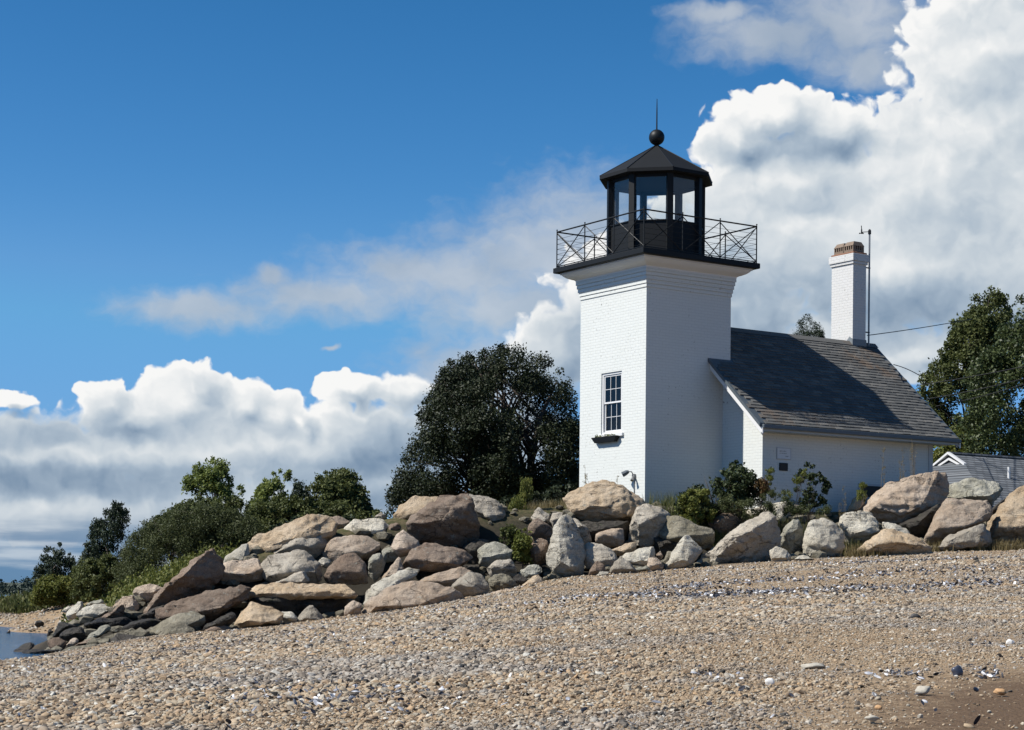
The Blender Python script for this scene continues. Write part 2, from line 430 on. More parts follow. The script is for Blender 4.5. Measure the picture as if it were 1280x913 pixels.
# ------------------------------------------------------------------ mesh helpers
class MB:
    def __init__(self): self.v = []; self.f = []
    def add(self, vs, fs):
        o = len(self.v); self.v += [tuple(x) for x in vs]; self.f += [tuple(i + o for i in q) for q in fs]; return self
    def box(self, x0, x1, y0, y1, z0, z1):
        vs = [(x, y, z) for z in (z0, z1) for y in (y0, y1) for x in (x0, x1)]
        return self.add(vs, [(0, 2, 3, 1), (4, 5, 7, 6), (0, 1, 5, 4), (2, 6, 7, 3), (0, 4, 6, 2), (1, 3, 7, 5)])
    def frame(self, x0, x1, y0, y1, z0, z1, w):
        """rectangular frame in the xz plane made of four bars butted end to end"""
        self.box(x0, x1, y0, y1, z0, z0 + w); self.box(x0, x1, y0, y1, z1 - w, z1)
        self.box(x0, x0 + w, y0, y1, z0 + w, z1 - w); return self.box(x1 - w, x1, y0, y1, z0 + w, z1 - w)
    def tube(self, pts, rad, n=6, cap=True):
        pts = [Vector(p) for p in pts]
        if not hasattr(rad, '__len__'): rad = [rad] * len(pts)
        rings = []
        for i, p in enumerate(pts):
            d = (pts[min(i + 1, len(pts) - 1)] - pts[max(i - 1, 0)]).normalized()
            a = d.orthogonal().normalized() if abs(d.z) < 0.999 else Vector((1, 0, 0))
            if abs(d.z) < 0.999: a = d.cross(Vector((0, 0, 1))).normalized()
            b2 = d.cross(a)
            rings.append([p + (a * math.cos(2 * math.pi * k / n) + b2 * math.sin(2 * math.pi * k / n)) * rad[i] for k in range(n)])
        vs = [q for r in rings for q in r]
        fs = []
        for i in range(len(pts) - 1):
            for k in range(n):
                fs.append((i * n + k, i * n + (k + 1) % n, (i + 1) * n + (k + 1) % n, (i + 1) * n + k))
        if cap:
            fs.append(tuple(range(n - 1, -1, -1))); fs.append(tuple((len(pts) - 1) * n + k for k in range(n)))
        return self.add(vs, fs)
    def lathe(self, prof, n=16, c=(0, 0, 0)):
        vs = [(c[0] + r * math.cos(2 * math.pi * k / n), c[1] + r * math.sin(2 * math.pi * k / n), c[2] + z) for r, z in prof for k in range(n)]
        fs = [(i * n + k, i * n + (k + 1) % n, (i + 1) * n + (k + 1) % n, (i + 1) * n + k) for i in range(len(prof) - 1) for k in range(n)]
        return self.add(vs, fs)
    def squares(self, prof, cx, cy, half):
        """square rings (offset from half side, z) joined into a stepped solid"""
        vs = []
        for off, z in prof:
            h = half + off
            vs += [(cx - h, cy - h, z), (cx + h, cy - h, z), (cx + h, cy + h, z), (cx - h, cy + h, z)]
        fs = [(i * 4 + k, i * 4 + (k + 1) % 4, (i + 1) * 4 + (k + 1) % 4, (i + 1) * 4 + k) for i in range(len(prof) - 1) for k in range(4)]
        fs.append((3, 2, 1, 0)); e = (len(prof) - 1) * 4; fs.append((e, e + 1, e + 2, e + 3))
        return self.add(vs, fs)
    def build(self, name, material, parent=None, loc=(0, 0, 0), rotz=0.0, smooth=False, bevel=0.0):
        me = bpy.data.meshes.new(name)
        me.from_pydata(self.v, [], self.f); me.update()
        if smooth: me.polygons.foreach_set('use_smooth', [True] * len(me.polygons))
        me.materials.append(MATS[material])
        o = bpy.data.objects.new(name, me); COL.objects.link(o)
        o.location = loc; o.rotation_euler = (0, 0, rotz)
        if parent: o.parent = parent
        if bevel:
            bv = o.modifiers.new('bevel', 'BEVEL'); bv.width = bevel; bv.segments = 2; bv.limit_method = 'ANGLE'
        return o

def tag(o, label=None, cat=None, group=None, kind=None):
    if label: o['label'] = label
    if cat: o['category'] = cat
    if group: o['group'] = group
    if kind: o['kind'] = kind
    return o
def empty(name, loc, rotz=0.0):
    o = bpy.data.objects.new(name, None); COL.objects.link(o)
    o.location = loc; o.rotation_euler = (0, 0, rotz); o.empty_display_size = 0.3
    return o
def fast_mesh(name, verts, nper, material, parent=None, smooth=False):
    """many separate n-gons given as an (N*nper, 3) array"""
    me = bpy.data.meshes.new(name); nv = len(verts); nf = nv // nper
    me.vertices.add(nv); me.vertices.foreach_set('co', np.asarray(verts, dtype=np.float32).ravel())
    me.loops.add(nv); me.loops.foreach_set('vertex_index', np.arange(nv, dtype=np.int32))
    me.polygons.add(nf); me.polygons.foreach_set('loop_start', np.arange(0, nv, nper, dtype=np.int32))
    me.update(calc_edges=True)
    me.materials.append(MATS[material])
    o = bpy.data.objects.new(name, me); COL.objects.link(o)
    if parent: o.parent = parent
    return o

# ------------------------------------------------------------------ terrain
CTRL_PIX = [  # photo pixel and distance in metres of points on the ground
    (0, 913, 8), (320, 913, 7.5), (640, 913, 7), (960, 913, 6.7), (1280, 913, 6.5), (0, 857, 16), (640, 793, 16), (1280, 765, 16), (320, 826, 16), (960, 775, 16),
    (0, 828, 36.5), (80, 815, 37.5), (150, 803, 38), (270, 790, 38.5), (360, 781, 39.5), (450, 769, 40), (560, 753, 40.5), (640, 737, 41),
    (700, 723, 41.5), (800, 716, 42.3), (880, 709, 43), (960, 703, 43.6), (1060, 697, 44.3), (1180, 691, 45), (1280, 689, 45.5),
    (800, 628, 47), (720, 632, 47.2), (640, 645, 47), (560, 640, 46.5), (480, 652, 46), (400, 670, 45.5), (300, 702, 45), (200, 742, 44), (120, 772, 43.5),
    (900, 632, 47), (960, 636, 47), (1060, 640, 48), (1160, 640, 49.5), (1280, 645, 50),
    (0, 797, 56), (60, 797, 56), (0, 768, 74), (60, 766, 74), (100, 768, 66), (150, 752, 60), (230, 722, 60), (0, 752, 84), (40, 747, 84), (90, 744, 84),
    (20, 815, 46), (-60, 818, 46), (60, 806, 48),
]
CTRL_W = [(-30, 15, -1.4), (-14, 14, -0.1), (-35, 45, -1.8), (-60, 30, -2.5), (-45, 65, -1.2), (-60, 90, -1.5), (-30, 85, 0.3), (-3, 3, 0.55), (3, 3, 0.6), (0, 0, 0.42), (-8, 0, -0.1), (10, 0, 0.65), (12, 8, 1.0),
          (20, 20, 1.7), (25, 40, 2.5), (20, 52, 3.7), (35, 60, 3.8), (0, 60, 3.4), (10, 70, 3.6), (30, 90, 3.6), (-8, 70, 2.6), (-14, 72, 1.9), (0, 90, 3.2), (-10, 95, 2.4), (-22, 100, 1.2), (45, 30, 3.2),
          (50, 100, 3.6), (5, 130, 3.2), (50, 130, 3.4), (-40, 130, -0.6)]
def _beach_rows():
    """extra points: the beach runs straight from 16 m out to the foot of the boulders, which stand in a shallow trough before the bank rises"""
    near = {px: W(px, py, Y).z for px, py, Y in CTRL_PIX if Y == 16}
    foot = [c for c in CTRL_PIX if 36 <= c[2] <= 45.6 and c[1] < 830 and c[1] > 685 and c not in CTRL_PIX[25:39]]
    ex = []
    for px, py, Y in foot:
        z0 = float(np.interp(px, sorted(near), [near[k] for k in sorted(near)])); x0 = W(px, py, 16).x
        p1 = W(px, py, Y)
        for t in (0.35, 0.7):
            yy = 16 + (Y - 16) * t
            ex.append((W(px, 745, yy).x, yy, max(0.12, z0 + (p1.z - z0) * t)))
        if px > 130:
            ex.append(tuple(W(px, py - 5, Y + 2.4)))
    return ex
BASE = [(-100, 834, 37), (0, 830, 37.3), (80, 815, 37.5), (150, 803, 38), (270, 790, 38.5), (360, 781, 39.5), (450, 769, 40), (560, 753, 40.5), (640, 737, 41), (700, 723, 41.5),
        (800, 716, 42.3), (880, 709, 43), (960, 703, 43.6), (1060, 697, 44.3), (1180, 691, 45), (1280, 689, 45.5), (1420, 688, 46)]
baseX = np.array([W(*b).x for b in BASE]); baseYs = np.array([b[2] for b in BASE])
back = [W(px, py - 4, Y + d) if px > 140 else Vector((W(px, 745, Y + d).x, Y + d, -0.35)) for px, py, Y in CTRL_PIX[10:25] for d in (4.0, 9.0)]
back += [Vector((W(px, 745, Y).x, Y, zz)) for px, Y, zz in ((0, 39, -0.2), (40, 39.5, -0.15), (80, 40, -0.05), (-60, 38, -0.3))]
cpA = np.array([tuple(W(*p)) for p in CTRL_PIX[:25]] + [c for c in CTRL_W if c[1] <= 45] + _beach_rows() + [tuple(p) for p in back])
cpB = np.array([tuple(W(*p)) for p in CTRL_PIX[25:]] + [c for c in CTRL_W if c[1] >= 45])
def tps_fit(c, reg):
    n = len(c); d = np.linalg.norm(c[:, None, :2] - c[None, :, :2], axis=2)
    Kk = np.where(d > 0, d * d * np.log(d + 1e-12), 0) + reg * np.eye(n)
    Pm = np.hstack([np.ones((n, 1)), c[:, :2]])
    M = np.block([[Kk, Pm], [Pm.T, np.zeros((3, 3))]])
    return np.linalg.solve(M, np.concatenate([c[:, 2], np.zeros(3)]))
twA, twB = tps_fit(cpA, 0.5), tps_fit(cpB, 1.5)
def ground_z(x, y):
    """beach in front of the boulders, blended into the bank behind them"""
    x = np.atleast_1d(np.asarray(x, float)); y = np.atleast_1d(np.asarray(y, float))
    res = np.empty(len(x))
    for i in range(0, len(x), 50000):
        xs, ys = x[i:i + 50000], y[i:i + 50000]
        zz = []
        for c, w in ((cpA, twA), (cpB, twB)):
            d = np.sqrt((xs[:, None] - c[None, :, 0]) ** 2 + (ys[:, None] - c[None, :, 1]) ** 2)
            zz.append(np.where(d > 0, d * d * np.log(d + 1e-12), 0) @ w[:-3] + w[-3] + w[-2] * xs + w[-1] * ys)
        t = np.clip((ys - np.interp(xs, baseX, baseYs) - 1.6) / 3.2, 0, 1); t = t * t * (3 - 2 * t)
        zb = np.minimum(zz[1], 3.74)
        z = zz[0] * (1 - t) + zb * t
        e = np.clip((1.12 - np.hypot((xs + 14) / 5.2, (ys - 46.5) / 9)) / 0.45, 0, 1)      # the little cove
        res[i:i + 50000] = z - e * e * (3 - 2 * e) * np.maximum(0, z + 0.3)
    return res
def gz1(x, y): return float(ground_z([x], [y])[0])
def hit_ground(px, py, y0=4.0, y1=90.0):
    x, z = ray(px, py)
    Y = np.linspace(y0, y1, 1200)
    gzv = ground_z(x * Y, Y) - (CAMZ + z * Y)
    k = np.argmax(gzv > 0)
    Yh = Y[k] if gzv[k] > 0 else y1
    return Vector((x * Yh, Yh, gz1(x * Yh, Yh)))

CREST = [(-100, 810), (0, 795), (100, 762), (200, 715), (300, 678), (400, 648), (500, 632), (600, 622), (700, 612), (800, 612), (900, 626), (1000, 640), (1100, 622), (1200, 602), (1280, 610), (1420, 610)]
bx = [b[0] for b in BASE]
def base_row(px): return float(np.interp(px, bx, [b[1] for b in BASE]))
def base_Y(px): return float(np.interp(px, bx, [b[2] for b in BASE]))
def crest_row(px): return float(np.interp(px, [c[0] for c in CREST], [c[1] for c in CREST]))
def fbm_np(x, y, seed=0):
    rs = np.random.RandomState(seed); r = np.zeros_like(x)
    for i, (fr, am) in enumerate(((0.35, 1), (0.9, .5), (2.1, .25), (4.7, .12))):
        for _ in range(3):
            a = rs.uniform(0, 2 * math.pi); ph = rs.uniform(0, 6.28)
            r += am * np.sin(fr * (x * math.cos(a) + y * math.sin(a)) + ph) / 3
    return r

def make_ground():
    def axis(segs):
        r = []
        for a, b2, st in segs: r += list(np.arange(a, b2, st))
        return np.array(r + [segs[-1][1]])
    xs = axis([(-70, -24, 2.0), (-24, 26, 0.2), (26, 70, 2.0)])
    ys = axis([(-12, 2, 2.0), (2, 52, 0.2), (52, 100, 1.0), (100, 150, 4.0)])
    X, Y = np.meshgrid(xs, ys); x, y = X.ravel(), Y.ravel()
    z = ground_z(x, y)
    z += 0.022 * fbm_np(x, y, 3) * np.clip((y - 1) / 6, 0, 1)
    nx, ny = len(xs), len(ys)
    me = bpy.data.meshes.new('ground')
    idx = np.arange(nx * ny).reshape(ny, nx)
    q = np.stack([idx[:-1, :-1], idx[:-1, 1:], idx[1:, 1:], idx[1:, :-1]], -1).reshape(-1, 4)
    me.vertices.add(len(x)); me.vertices.foreach_set('co', np.stack([x, y, z], 1).astype(np.float32).ravel())
    me.loops.add(q.size); me.loops.foreach_set('vertex_index', q.astype(np.int32).ravel())
    me.polygons.add(len(q)); me.polygons.foreach_set('loop_start', np.arange(0, q.size, 4, dtype=np.int32))
    me.polygons.foreach_set('use_smooth', np.ones(len(q), dtype=bool))
    me.update(calc_edges=True)
    by = np.interp(x, baseX, baseYs)
    veg = np.clip((y - by - 0.9) / 1.6, 0, 1)
    fb = np.clip((1.0 - z) / 0.25, 0, 1) * (y > 50) * (x < -8)          # the far beach of the cove
    veg = veg * (1 - fb) * np.clip((z - 0.7) / 0.4, 0, 1)
    # finer, darker, wetter sand at the very bottom right of the beach
    wet = np.clip(1.35 - np.hypot((x - 3.0) / 2.0, (y - 5.5) / 4.3), 0, 1)
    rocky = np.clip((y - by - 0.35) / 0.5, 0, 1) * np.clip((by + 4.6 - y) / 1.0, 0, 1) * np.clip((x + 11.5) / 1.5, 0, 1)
    for nm, arr in (('veg', veg), ('wet', wet), ('rocky', rocky)):
        a = me.attributes.new(nm, 'FLOAT', 'POINT'); a.data.foreach_set('value', arr.astype(np.float32))
    o = bpy.data.objects.new('ground', me); COL.objects.link(o)
    t, b, oo = mat('ground')
    c = objco(t)
    av = t.new('ShaderNodeAttribute', attribute_name='veg').outputs['Fac']; aw = t.new('ShaderNodeAttribute', attribute_name='wet').outputs['Fac']
    n1 = t.noise(c, 0.5, 4, 0.6); n2 = t.noise(c, 9, 5, 0.65); n3 = t.noise(c, 70, 3, 0.7)
    vo = t.new('ShaderNodeTexVoronoi'); t.link(c, vo.inputs['Vector']); vo.inputs['Scale'].default_value = 42
    peb = t.ramp(t.m('FRACT', t.m('MULTIPLY', vo.outputs['Color'], 1.0)), [(0, (0.086, 0.066, 0.042)), (0.35, (0.220, 0.155, 0.094)), (0.65, (0.296, 0.212, 0.132)), (0.9, (0.356, 0.290, 0.206)), (1.0, (0.430, 0.396, 0.328))])
    sand = t.mix(t.smooth(n1, 0.3, 0.7), (0.264, 0.185, 0.109), (0.307, 0.229, 0.146))
    col = t.mix(0.55, sand, peb)
    wetk = t.m('ADD', aw, t.m('MULTIPLY', t.m('SUBTRACT', n2, 0.5), 0.5))
    wk = t.smooth(wetk, 0.30, 0.62)
    col = t.mix(wk, col, t.mix(n3, (0.075, 0.048, 0.028), (0.15, 0.10, 0.062)))
    vk = t.smooth(t.m('ADD', av, t.m('MULTIPLY', t.m('SUBTRACT', n2, 0.5), 0.4)), 0.35, 0.65)
    gcol = t.mix(t.smooth(n2, 0.35, 0.65), (0.045, 0.052, 0.018), (0.12, 0.095, 0.05))
    col = t.mix(vk, col, gcol)
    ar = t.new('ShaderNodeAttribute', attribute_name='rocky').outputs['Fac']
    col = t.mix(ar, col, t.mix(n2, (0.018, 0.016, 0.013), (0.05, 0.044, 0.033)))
    t.link(col, b.inputs['Base Color']); setp(b, None, 0.95, None, 0.15)
    bump(t, b, t.m('ADD', t.m('MULTIPLY', vo.outputs['Distance'], -0.6), n3), 0.7, 0.02)
    me.materials.append(MATS['ground'])
    return tag(o, kind='structure')
make_ground()

# water out to the horizon
def make_water():
    t, b, o = mat('sea_water'); c = objco(t)
    setp(b, (0.02, 0.09, 0.19), 0.12, None, 0.4)
    w = t.noise(t.vm('MULTIPLY', c, (1, 2.2, 1)), 2.2, 5, 0.65, 0.3); w2 = t.noise(c, 0.5, 3, 0.5)
    bump(t, b, t.m('ADD', w, w2), 1.0, 0.45)
    m = MB(); m.add([(-6000, -2000, 0), (6000, -2000, 0), (6000, 9000, 0), (-6000, 9000, 0)], [(0, 1, 2, 3)])
    tag(m.build('water', 'sea_water'), kind='structure')
make_water()

# ------------------------------------------------------------------ lighthouse and house frame
# local x runs along the house (away to the right), local y across it (away to the left), z from the ground at the tower
YAW = math.radians(34.26)
LG = CAMZ + 2.45                                   # ground level at the tower
LP = Vector((3.3682, 48.0, LG))
Bv = Vector((math.cos(YAW), math.sin(YAW), 0)); Av = Vector((-math.sin(YAW), math.cos(YAW), 0))
def LW(x, y, z): return LP + Bv * x + Av * y + Vector((0, 0, z))
S = 2.83; OV = 0.537
RISE = 2.45                                        # camera-relative heights below are given as Z - RISE
SLOPE = math.atan(0.8979)
EAVE_Y, EAVE_Z = -2.05, 4.45 - RISE
RIDGE_Y, RIDGE_Z = 1.16, 7.335 - RISE
ROOF_X0, ROOF_X1 = 2.09, 9.33
RUST_A = LW(8.55, 0.55, 6.75 - RISE); RUST_B = LW(3.4, -1.75, 4.75 - RISE)
shingle_mat()

def build_tower():
    T = tag(empty('lighthouse_tower', LP, YAW), 'white painted brick lighthouse tower with black octagonal lantern and railed gallery', 'lighthouse')
    h = S / 2
    m = MB()
    zt = 7.92 - RISE
    prof = [(0, -0.8), (0, zt)]
    z = zt
    for i in range(5):                             # five corbelled brick courses
        prof += [(0.02 * (i + 1), z + 0.004), (0.02 * (i + 1), z + 0.088), (0.02 * (i + 1) - 0.008, z + 0.092), (0.02 * (i + 1) - 0.008, z + 0.098)]
        z += 0.098
    m.squares(prof, h, h, h)
    w = m.build('wall', 'white_brick', T)
    # a real opening for the window: boolean with a box
    cut = MB().box(-0.2, 0.16, 1.0, 1.885, 4.262 - RISE, 5.875 - RISE)
    # (the wall is solid, so the recess is cut straight into the mesh below)
    bm = bmesh.new(); bm.from_mesh(w.data)
    bm.verts.ensure_lookup_table()
    bm.to_mesh(w.data); bm.free()
    cm = bpy.data.meshes.new('cut'); cm.from_pydata(cut.v, [], cut.f)
    co = bpy.data.objects.new('cut', cm); COL.objects.link(co); co.parent = T
    bo = w.modifiers.new('opening', 'BOOLEAN'); bo.operation = 'DIFFERENCE'; bo.object = co; bo.solver = 'EXACT'
    dg = bpy.context.evaluated_depsgraph_get()
    me2 = bpy.data.meshes.new_from_object(w.evaluated_get(dg))
    w.modifiers.clear(); w.data = me2
    bpy.data.objects.remove(co)
    cz = z
    c = MB()
    c.squares([(0.105, cz), (0.105, cz + 0.03), (0.13, cz + 0.05), (0.20, cz + 0.075), (0.29, cz + 0.115), (0.35, cz + 0.165), (0.375, cz + 0.20), (0.40, cz + 0.20), (0.40, 8.655 - RISE)], h, h, h)
    c.build('cornice', 'white_paint', T)
    d = MB().squares([(OV - 0.02, 8.656 - RISE), (OV, 8.67 - RISE), (OV, 8.79 - RISE), (OV - 0.01, 8.80 - RISE)], h, h, h)
    d.build('gallery_deck', 'black_panel', T)
    # window
    x0 = 0.075
    y0, y1, z0, z1 = 1.0, 1.885, 4.262 - RISE, 5.875 - RISE
    fr = MB()
    def yz_frame(mb, xa, xb, ya, yb, za, zb, wd):
        mb.box(xa, xb, ya, yb, za, za + wd); mb.box(xa, xb, ya, yb, zb - wd, zb)
        mb.box(xa, xb, ya, ya + wd, za + wd, zb - wd); mb.box(xa, xb, yb - wd, yb, za + wd, zb - wd)
    yz_frame(fr, 0.03, 0.15, y0 + 0.002, y1 - 0.002, z0 + 0.002, z1 - 0.002, 0.055)
    win = fr.build('window', 'white_paint', T)
    zm = (z0 + z1) / 2 + 0.02
    MB().box(0.145, 0.158, y0 + 0.06, y1 - 0.06, z0 + 0.06, z1 - 0.06).build('blind', 'plaque_dark', win)
    for (za, zb, xa) in ((zm - 0.02, z1 - 0.06, 0.055), (z0 + 0.06, zm + 0.02, 0.085)):
        s = MB(); yz_frame(s, xa, xa + 0.028, y0 + 0.06, y1 - 0.06, za, zb, 0.042)
        s.build('sash', 'white_paint', win)
        ys = [y0 + 0.102 + (y1 - y0 - 0.204) * k / 3 for k in (1, 2)]
        zc = (za + zb) / 2
        for yy in ys:
            MB().box(xa + 0.004, xa + 0.022, yy - 0.0065, yy + 0.0065, za + 0.042, zb - 0.042).build('glazing_bar', 'white_paint', win)
        MB().box(xa + 0.006, xa + 0.020, y0 + 0.102, y1 - 0.102, zc - 0.0065, zc + 0.0065).build('glazing_bar', 'white_paint', win)
        yy = [y0 + 0.102] + ys + [y1 - 0.102]
        for i in range(3):
            for (a, b2) in ((za + 0.042, zc), (zc, zb - 0.042)):
                MB().box(xa + 0.011, xa + 0.015, yy[i] + 0.002, yy[i + 1] - 0.002, a + 0.002, b2 - 0.002).build('pane', 'window_glass', win)
    MB().box(-0.06, 0.03, 0.90, 1.96, z0 - 0.085, z0 - 0.003).build('window_sill', 'white_paint', T, bevel=0.006)
    # lantern room
    cx = cy = h
    R = 1.30
    def octv(r, k): 
        a = math.radians(22.5 + 45 * k); return cx + r * math.cos(a), cy + r * math.sin(a)
    zd = 8.80 - RISE; zs = 9.77 - RISE; zh = 10.92 - RISE; ze = 11.08 - RISE
    base_ring = MB()
    base_ring.add([octv(R + 0.03, k) + (z_,) for z_ in (zd + 0.001, zd + 0.05) for k in range(8)], [tuple(range(7, -1, -1)), tuple(range(8, 16))] + [(k, (k + 1) % 8, 8 + (k + 1) % 8, 8 + k) for k in range(8)])
    L = base_ring.build('lantern_room', 'black_panel', T)
    for k in range(8):
        (ax, ay), (bx_, by_) = octv(R - 0.02, k), octv(R - 0.02, k + 1)
        (cx2, cy2), (dx2, dy2) = octv(R - 0.07, k), octv(R - 0.07, k + 1)
        def prism(za, zb):
            return MB().add([(ax, ay, za), (bx_, by_, za), (dx2, dy2, za), (cx2, cy2, za), (ax, ay, zb), (bx_, by_, zb), (dx2, dy2, zb), (cx2, cy2, zb)],
                            [(0, 3, 2, 1), (4, 5, 6, 7), (0, 1, 5, 4), (1, 2, 6, 5), (2, 3, 7, 6), (3, 0, 4, 7)])
        prism(zd + 0.002, zs).build('parapet_panel', 'black_panel', L)
        prism(zh, ze - 0.002).build('head_panel', 'black_panel', L)
        sx, sy = octv(R + 0.01, k); tx, ty = octv(R + 0.01, k + 1); ux, uy = octv(R - 0.10, k); vx, vy = octv(R - 0.10, k + 1)
        MB().add([(sx, sy, zs), (tx, ty, zs), (vx, vy, zs), (ux, uy, zs), (sx, sy, zs + 0.03), (tx, ty, zs + 0.03), (vx, vy, zs + 0.03), (ux, uy, zs + 0.03)],
                 [(0, 3, 2, 1), (4, 5, 6, 7), (0, 1, 5, 4), (1, 2, 6, 5), (2, 3, 7, 6), (3, 0, 4, 7)]).build('lantern_sill', 'black_iron', L)
        g0 = octv(R - 0.045, k); g1 = octv(R - 0.045, k + 1); g2 = octv(R - 0.053, k); g3 = octv(R - 0.053, k + 1)
        za, zb = zs + 0.032, zh - 0.002
        MB().add([(*g0, za), (*g1, za), (*g3, za), (*g2, za), (*g0, zb), (*g1, zb), (*g3, zb), (*g2, zb)],
                 [(0, 3, 2, 1), (4, 5, 6, 7), (0, 1, 5, 4), (1, 2, 6, 5), (2, 3, 7, 6), (3, 0, 4, 7)]).build('glass_pane', 'lantern_glass', L)
        px_, py_ = octv(R - 0.03, k)
        a = math.radians(22.5 + 45 * k)
        p = MB()
        c_, s_ = math.cos(a), math.sin(a)
        vs = []
        for zz in (zd + 0.003, ze - 0.003):
            for (u, v) in ((-0.085, -0.08), (0.06, -0.08), (0.06, 0.08), (-0.085, 0.08)):
                vs.append((px_ + u * c_ - v * s_, py_ + u * s_ + v * c_, zz))
        p.add(vs, [(3, 2, 1, 0), (4, 5, 6, 7), (0, 1, 5, 4), (1, 2, 6, 5), (2, 3, 7, 6), (3, 0, 4, 7)])
        p.build('corner_post', 'black_panel', L)
    # inner ceiling
    n = MB(); ring = [octv(R - 0.12, k) + (ze - 0.06,) for k in range(8)]; ring2 = [octv(R - 0.12, k) + (ze - 0.03,) for k in range(8)]
    n.add(ring + ring2, [tuple(range(7, -1, -1)), tuple(range(8, 16))] + [(k, (k + 1) % 8, 8 + (k + 1) % 8, 8 + k) for k in range(8)])
    n.build('ceiling', 'inner_paint', L)
    # roof: eight slopes with a fascia and hip rolls
    RR = 1.555; za, zb, zap = 11.0 - RISE, 11.10 - RISE, 11.98 - RISE
    rf = MB()
    lo = [octv(RR - 0.05, k) + (za,) for k in range(8)]; lo2 = [octv(RR, k) + (za + 0.012,) for k in range(8)]; hi = [octv(RR, k) + (zb,) for k in range(8)]; top = [octv(0.06, k) + (zap,) for k in range(8)]
    fs = [tuple(range(7, -1, -1))]
    for k in range(8):
        j = (k + 1) % 8
        fs += [(k, j, 8 + j, 8 + k), (8 + k, 8 + j, 16 + j, 16 + k), (16 + k, 16 + j, 24 + j, 24 + k)]
    fs.append(tuple(range(24, 32)))
    rf.add(lo + lo2 + hi + top, fs)
    roof = rf.build('lantern_roof', 'lantern_roof', T)
    for k in range(8):
        MB().tube([hi[k], top[k]], 0.018, 6).build('hip_roll', 'black_iron', roof)
    bp = [(0.0, zap - 0.02), (0.07, zap), (0.06, zap + 0.04)] 
    f = MB().lathe(bp + [(0.21 * math.sin(math.pi * i / 14), 12.215 - RISE - 0.21 * math.cos(math.pi * i / 14)) for i in range(1, 14)] + [(0.012, 12.43 - RISE), (0.0, 12.43 - RISE)], 24, (cx, cy, 0))
    f.build('ball_finial', 'black_iron', roof, smooth=True)
    MB().tube([(cx, cy, 12.42 - RISE), (cx, cy, 12.9 - RISE), (cx, cy, 13.24 - RISE)], [0.02, 0.016, 0.008], 8).build('lightning_rod', 'black_iron', roof)
    rx, ry = octv(R + 0.14, -1); rx -= 0.12
    MB().tube([(rx, ry, zd), (rx, ry, za + 0.02)], 0.018, 6).build('conduit', 'black_iron', L)
    # gallery railing
    i0, i1 = -OV + 0.07, S + OV - 0.07
    toe = MB()
    toe.box(i0, i1, i0 - 0.012, i0 + 0.012, zd + 0.03, zd + 0.05); toe.box(i0, i1, i1 - 0.012, i1 + 0.012, zd + 0.03, zd + 0.05)
    toe.box(i0 - 0.012, i0 + 0.012, i0 + 0.013, i1 - 0.013, zd + 0.03, zd + 0.05); toe.box(i1 - 0.012, i1 + 0.012, i0 + 0.013, i1 - 0.013, zd + 0.03, zd + 0.05)
    RL = toe.build('gallery_railing', 'black_iron', T)
    zt = 9.77 - RISE
    sides = [((i0, i0), (i1, i0)), ((i1, i0), (i1, i1)), ((i1, i1), (i0, i1)), ((i0, i1), (i0, i0))]
    for (a, b2) in sides:
        pts = [(a[0] + (b2[0] - a[0]) * t / 3, a[1] + (b2[1] - a[1]) * t / 3) for t in range(4)]
        for k, p in enumerate(pts[:3]):
            q = MB(); q.tube([(p[0], p[1], zd), (p[0], p[1], zt + 0.03)], 0.017, 6)
            q.lathe([(0.0, zt + 0.03), (0.022, zt + 0.045), (0.022, zt + 0.06), (0.0, zt + 0.075)], 8, (p[0], p[1], 0))
            q.build('rail_post', 'black_iron', RL)
        MB().tube([(a[0], a[1], zt), (b2[0], b2[1], zt)], 0.020, 6).build('top_rail', 'black_iron', RL)
        for wv in range(6):
            zz = zd + 0.10 + wv * 0.135
            MB().tube([(a[0], a[1], zz), (b2[0], b2[1], zz)], 0.0045, 4).build('wire', 'black_iron', RL)
        for k in range(3):
            p, q = pts[k], pts[k + 1]
            nx, ny = (q[1] - p[1]) * 0.01, -(q[0] - p[0]) * 0.01
            MB().tube([(p[0] + nx, p[1] + ny, zd + 0.04), (q[0] + nx, q[1] + ny, zt - 0.03)], 0.0125, 6).build('diagonal_brace', 'black_iron', RL)
            MB().tube([(p[0] - nx, p[1] - ny, zt - 0.03), (q[0] - nx, q[1] - ny, zd + 0.04)], 0.0125, 6).build('diagonal_brace', 'black_iron', RL)
    return T
build_tower()

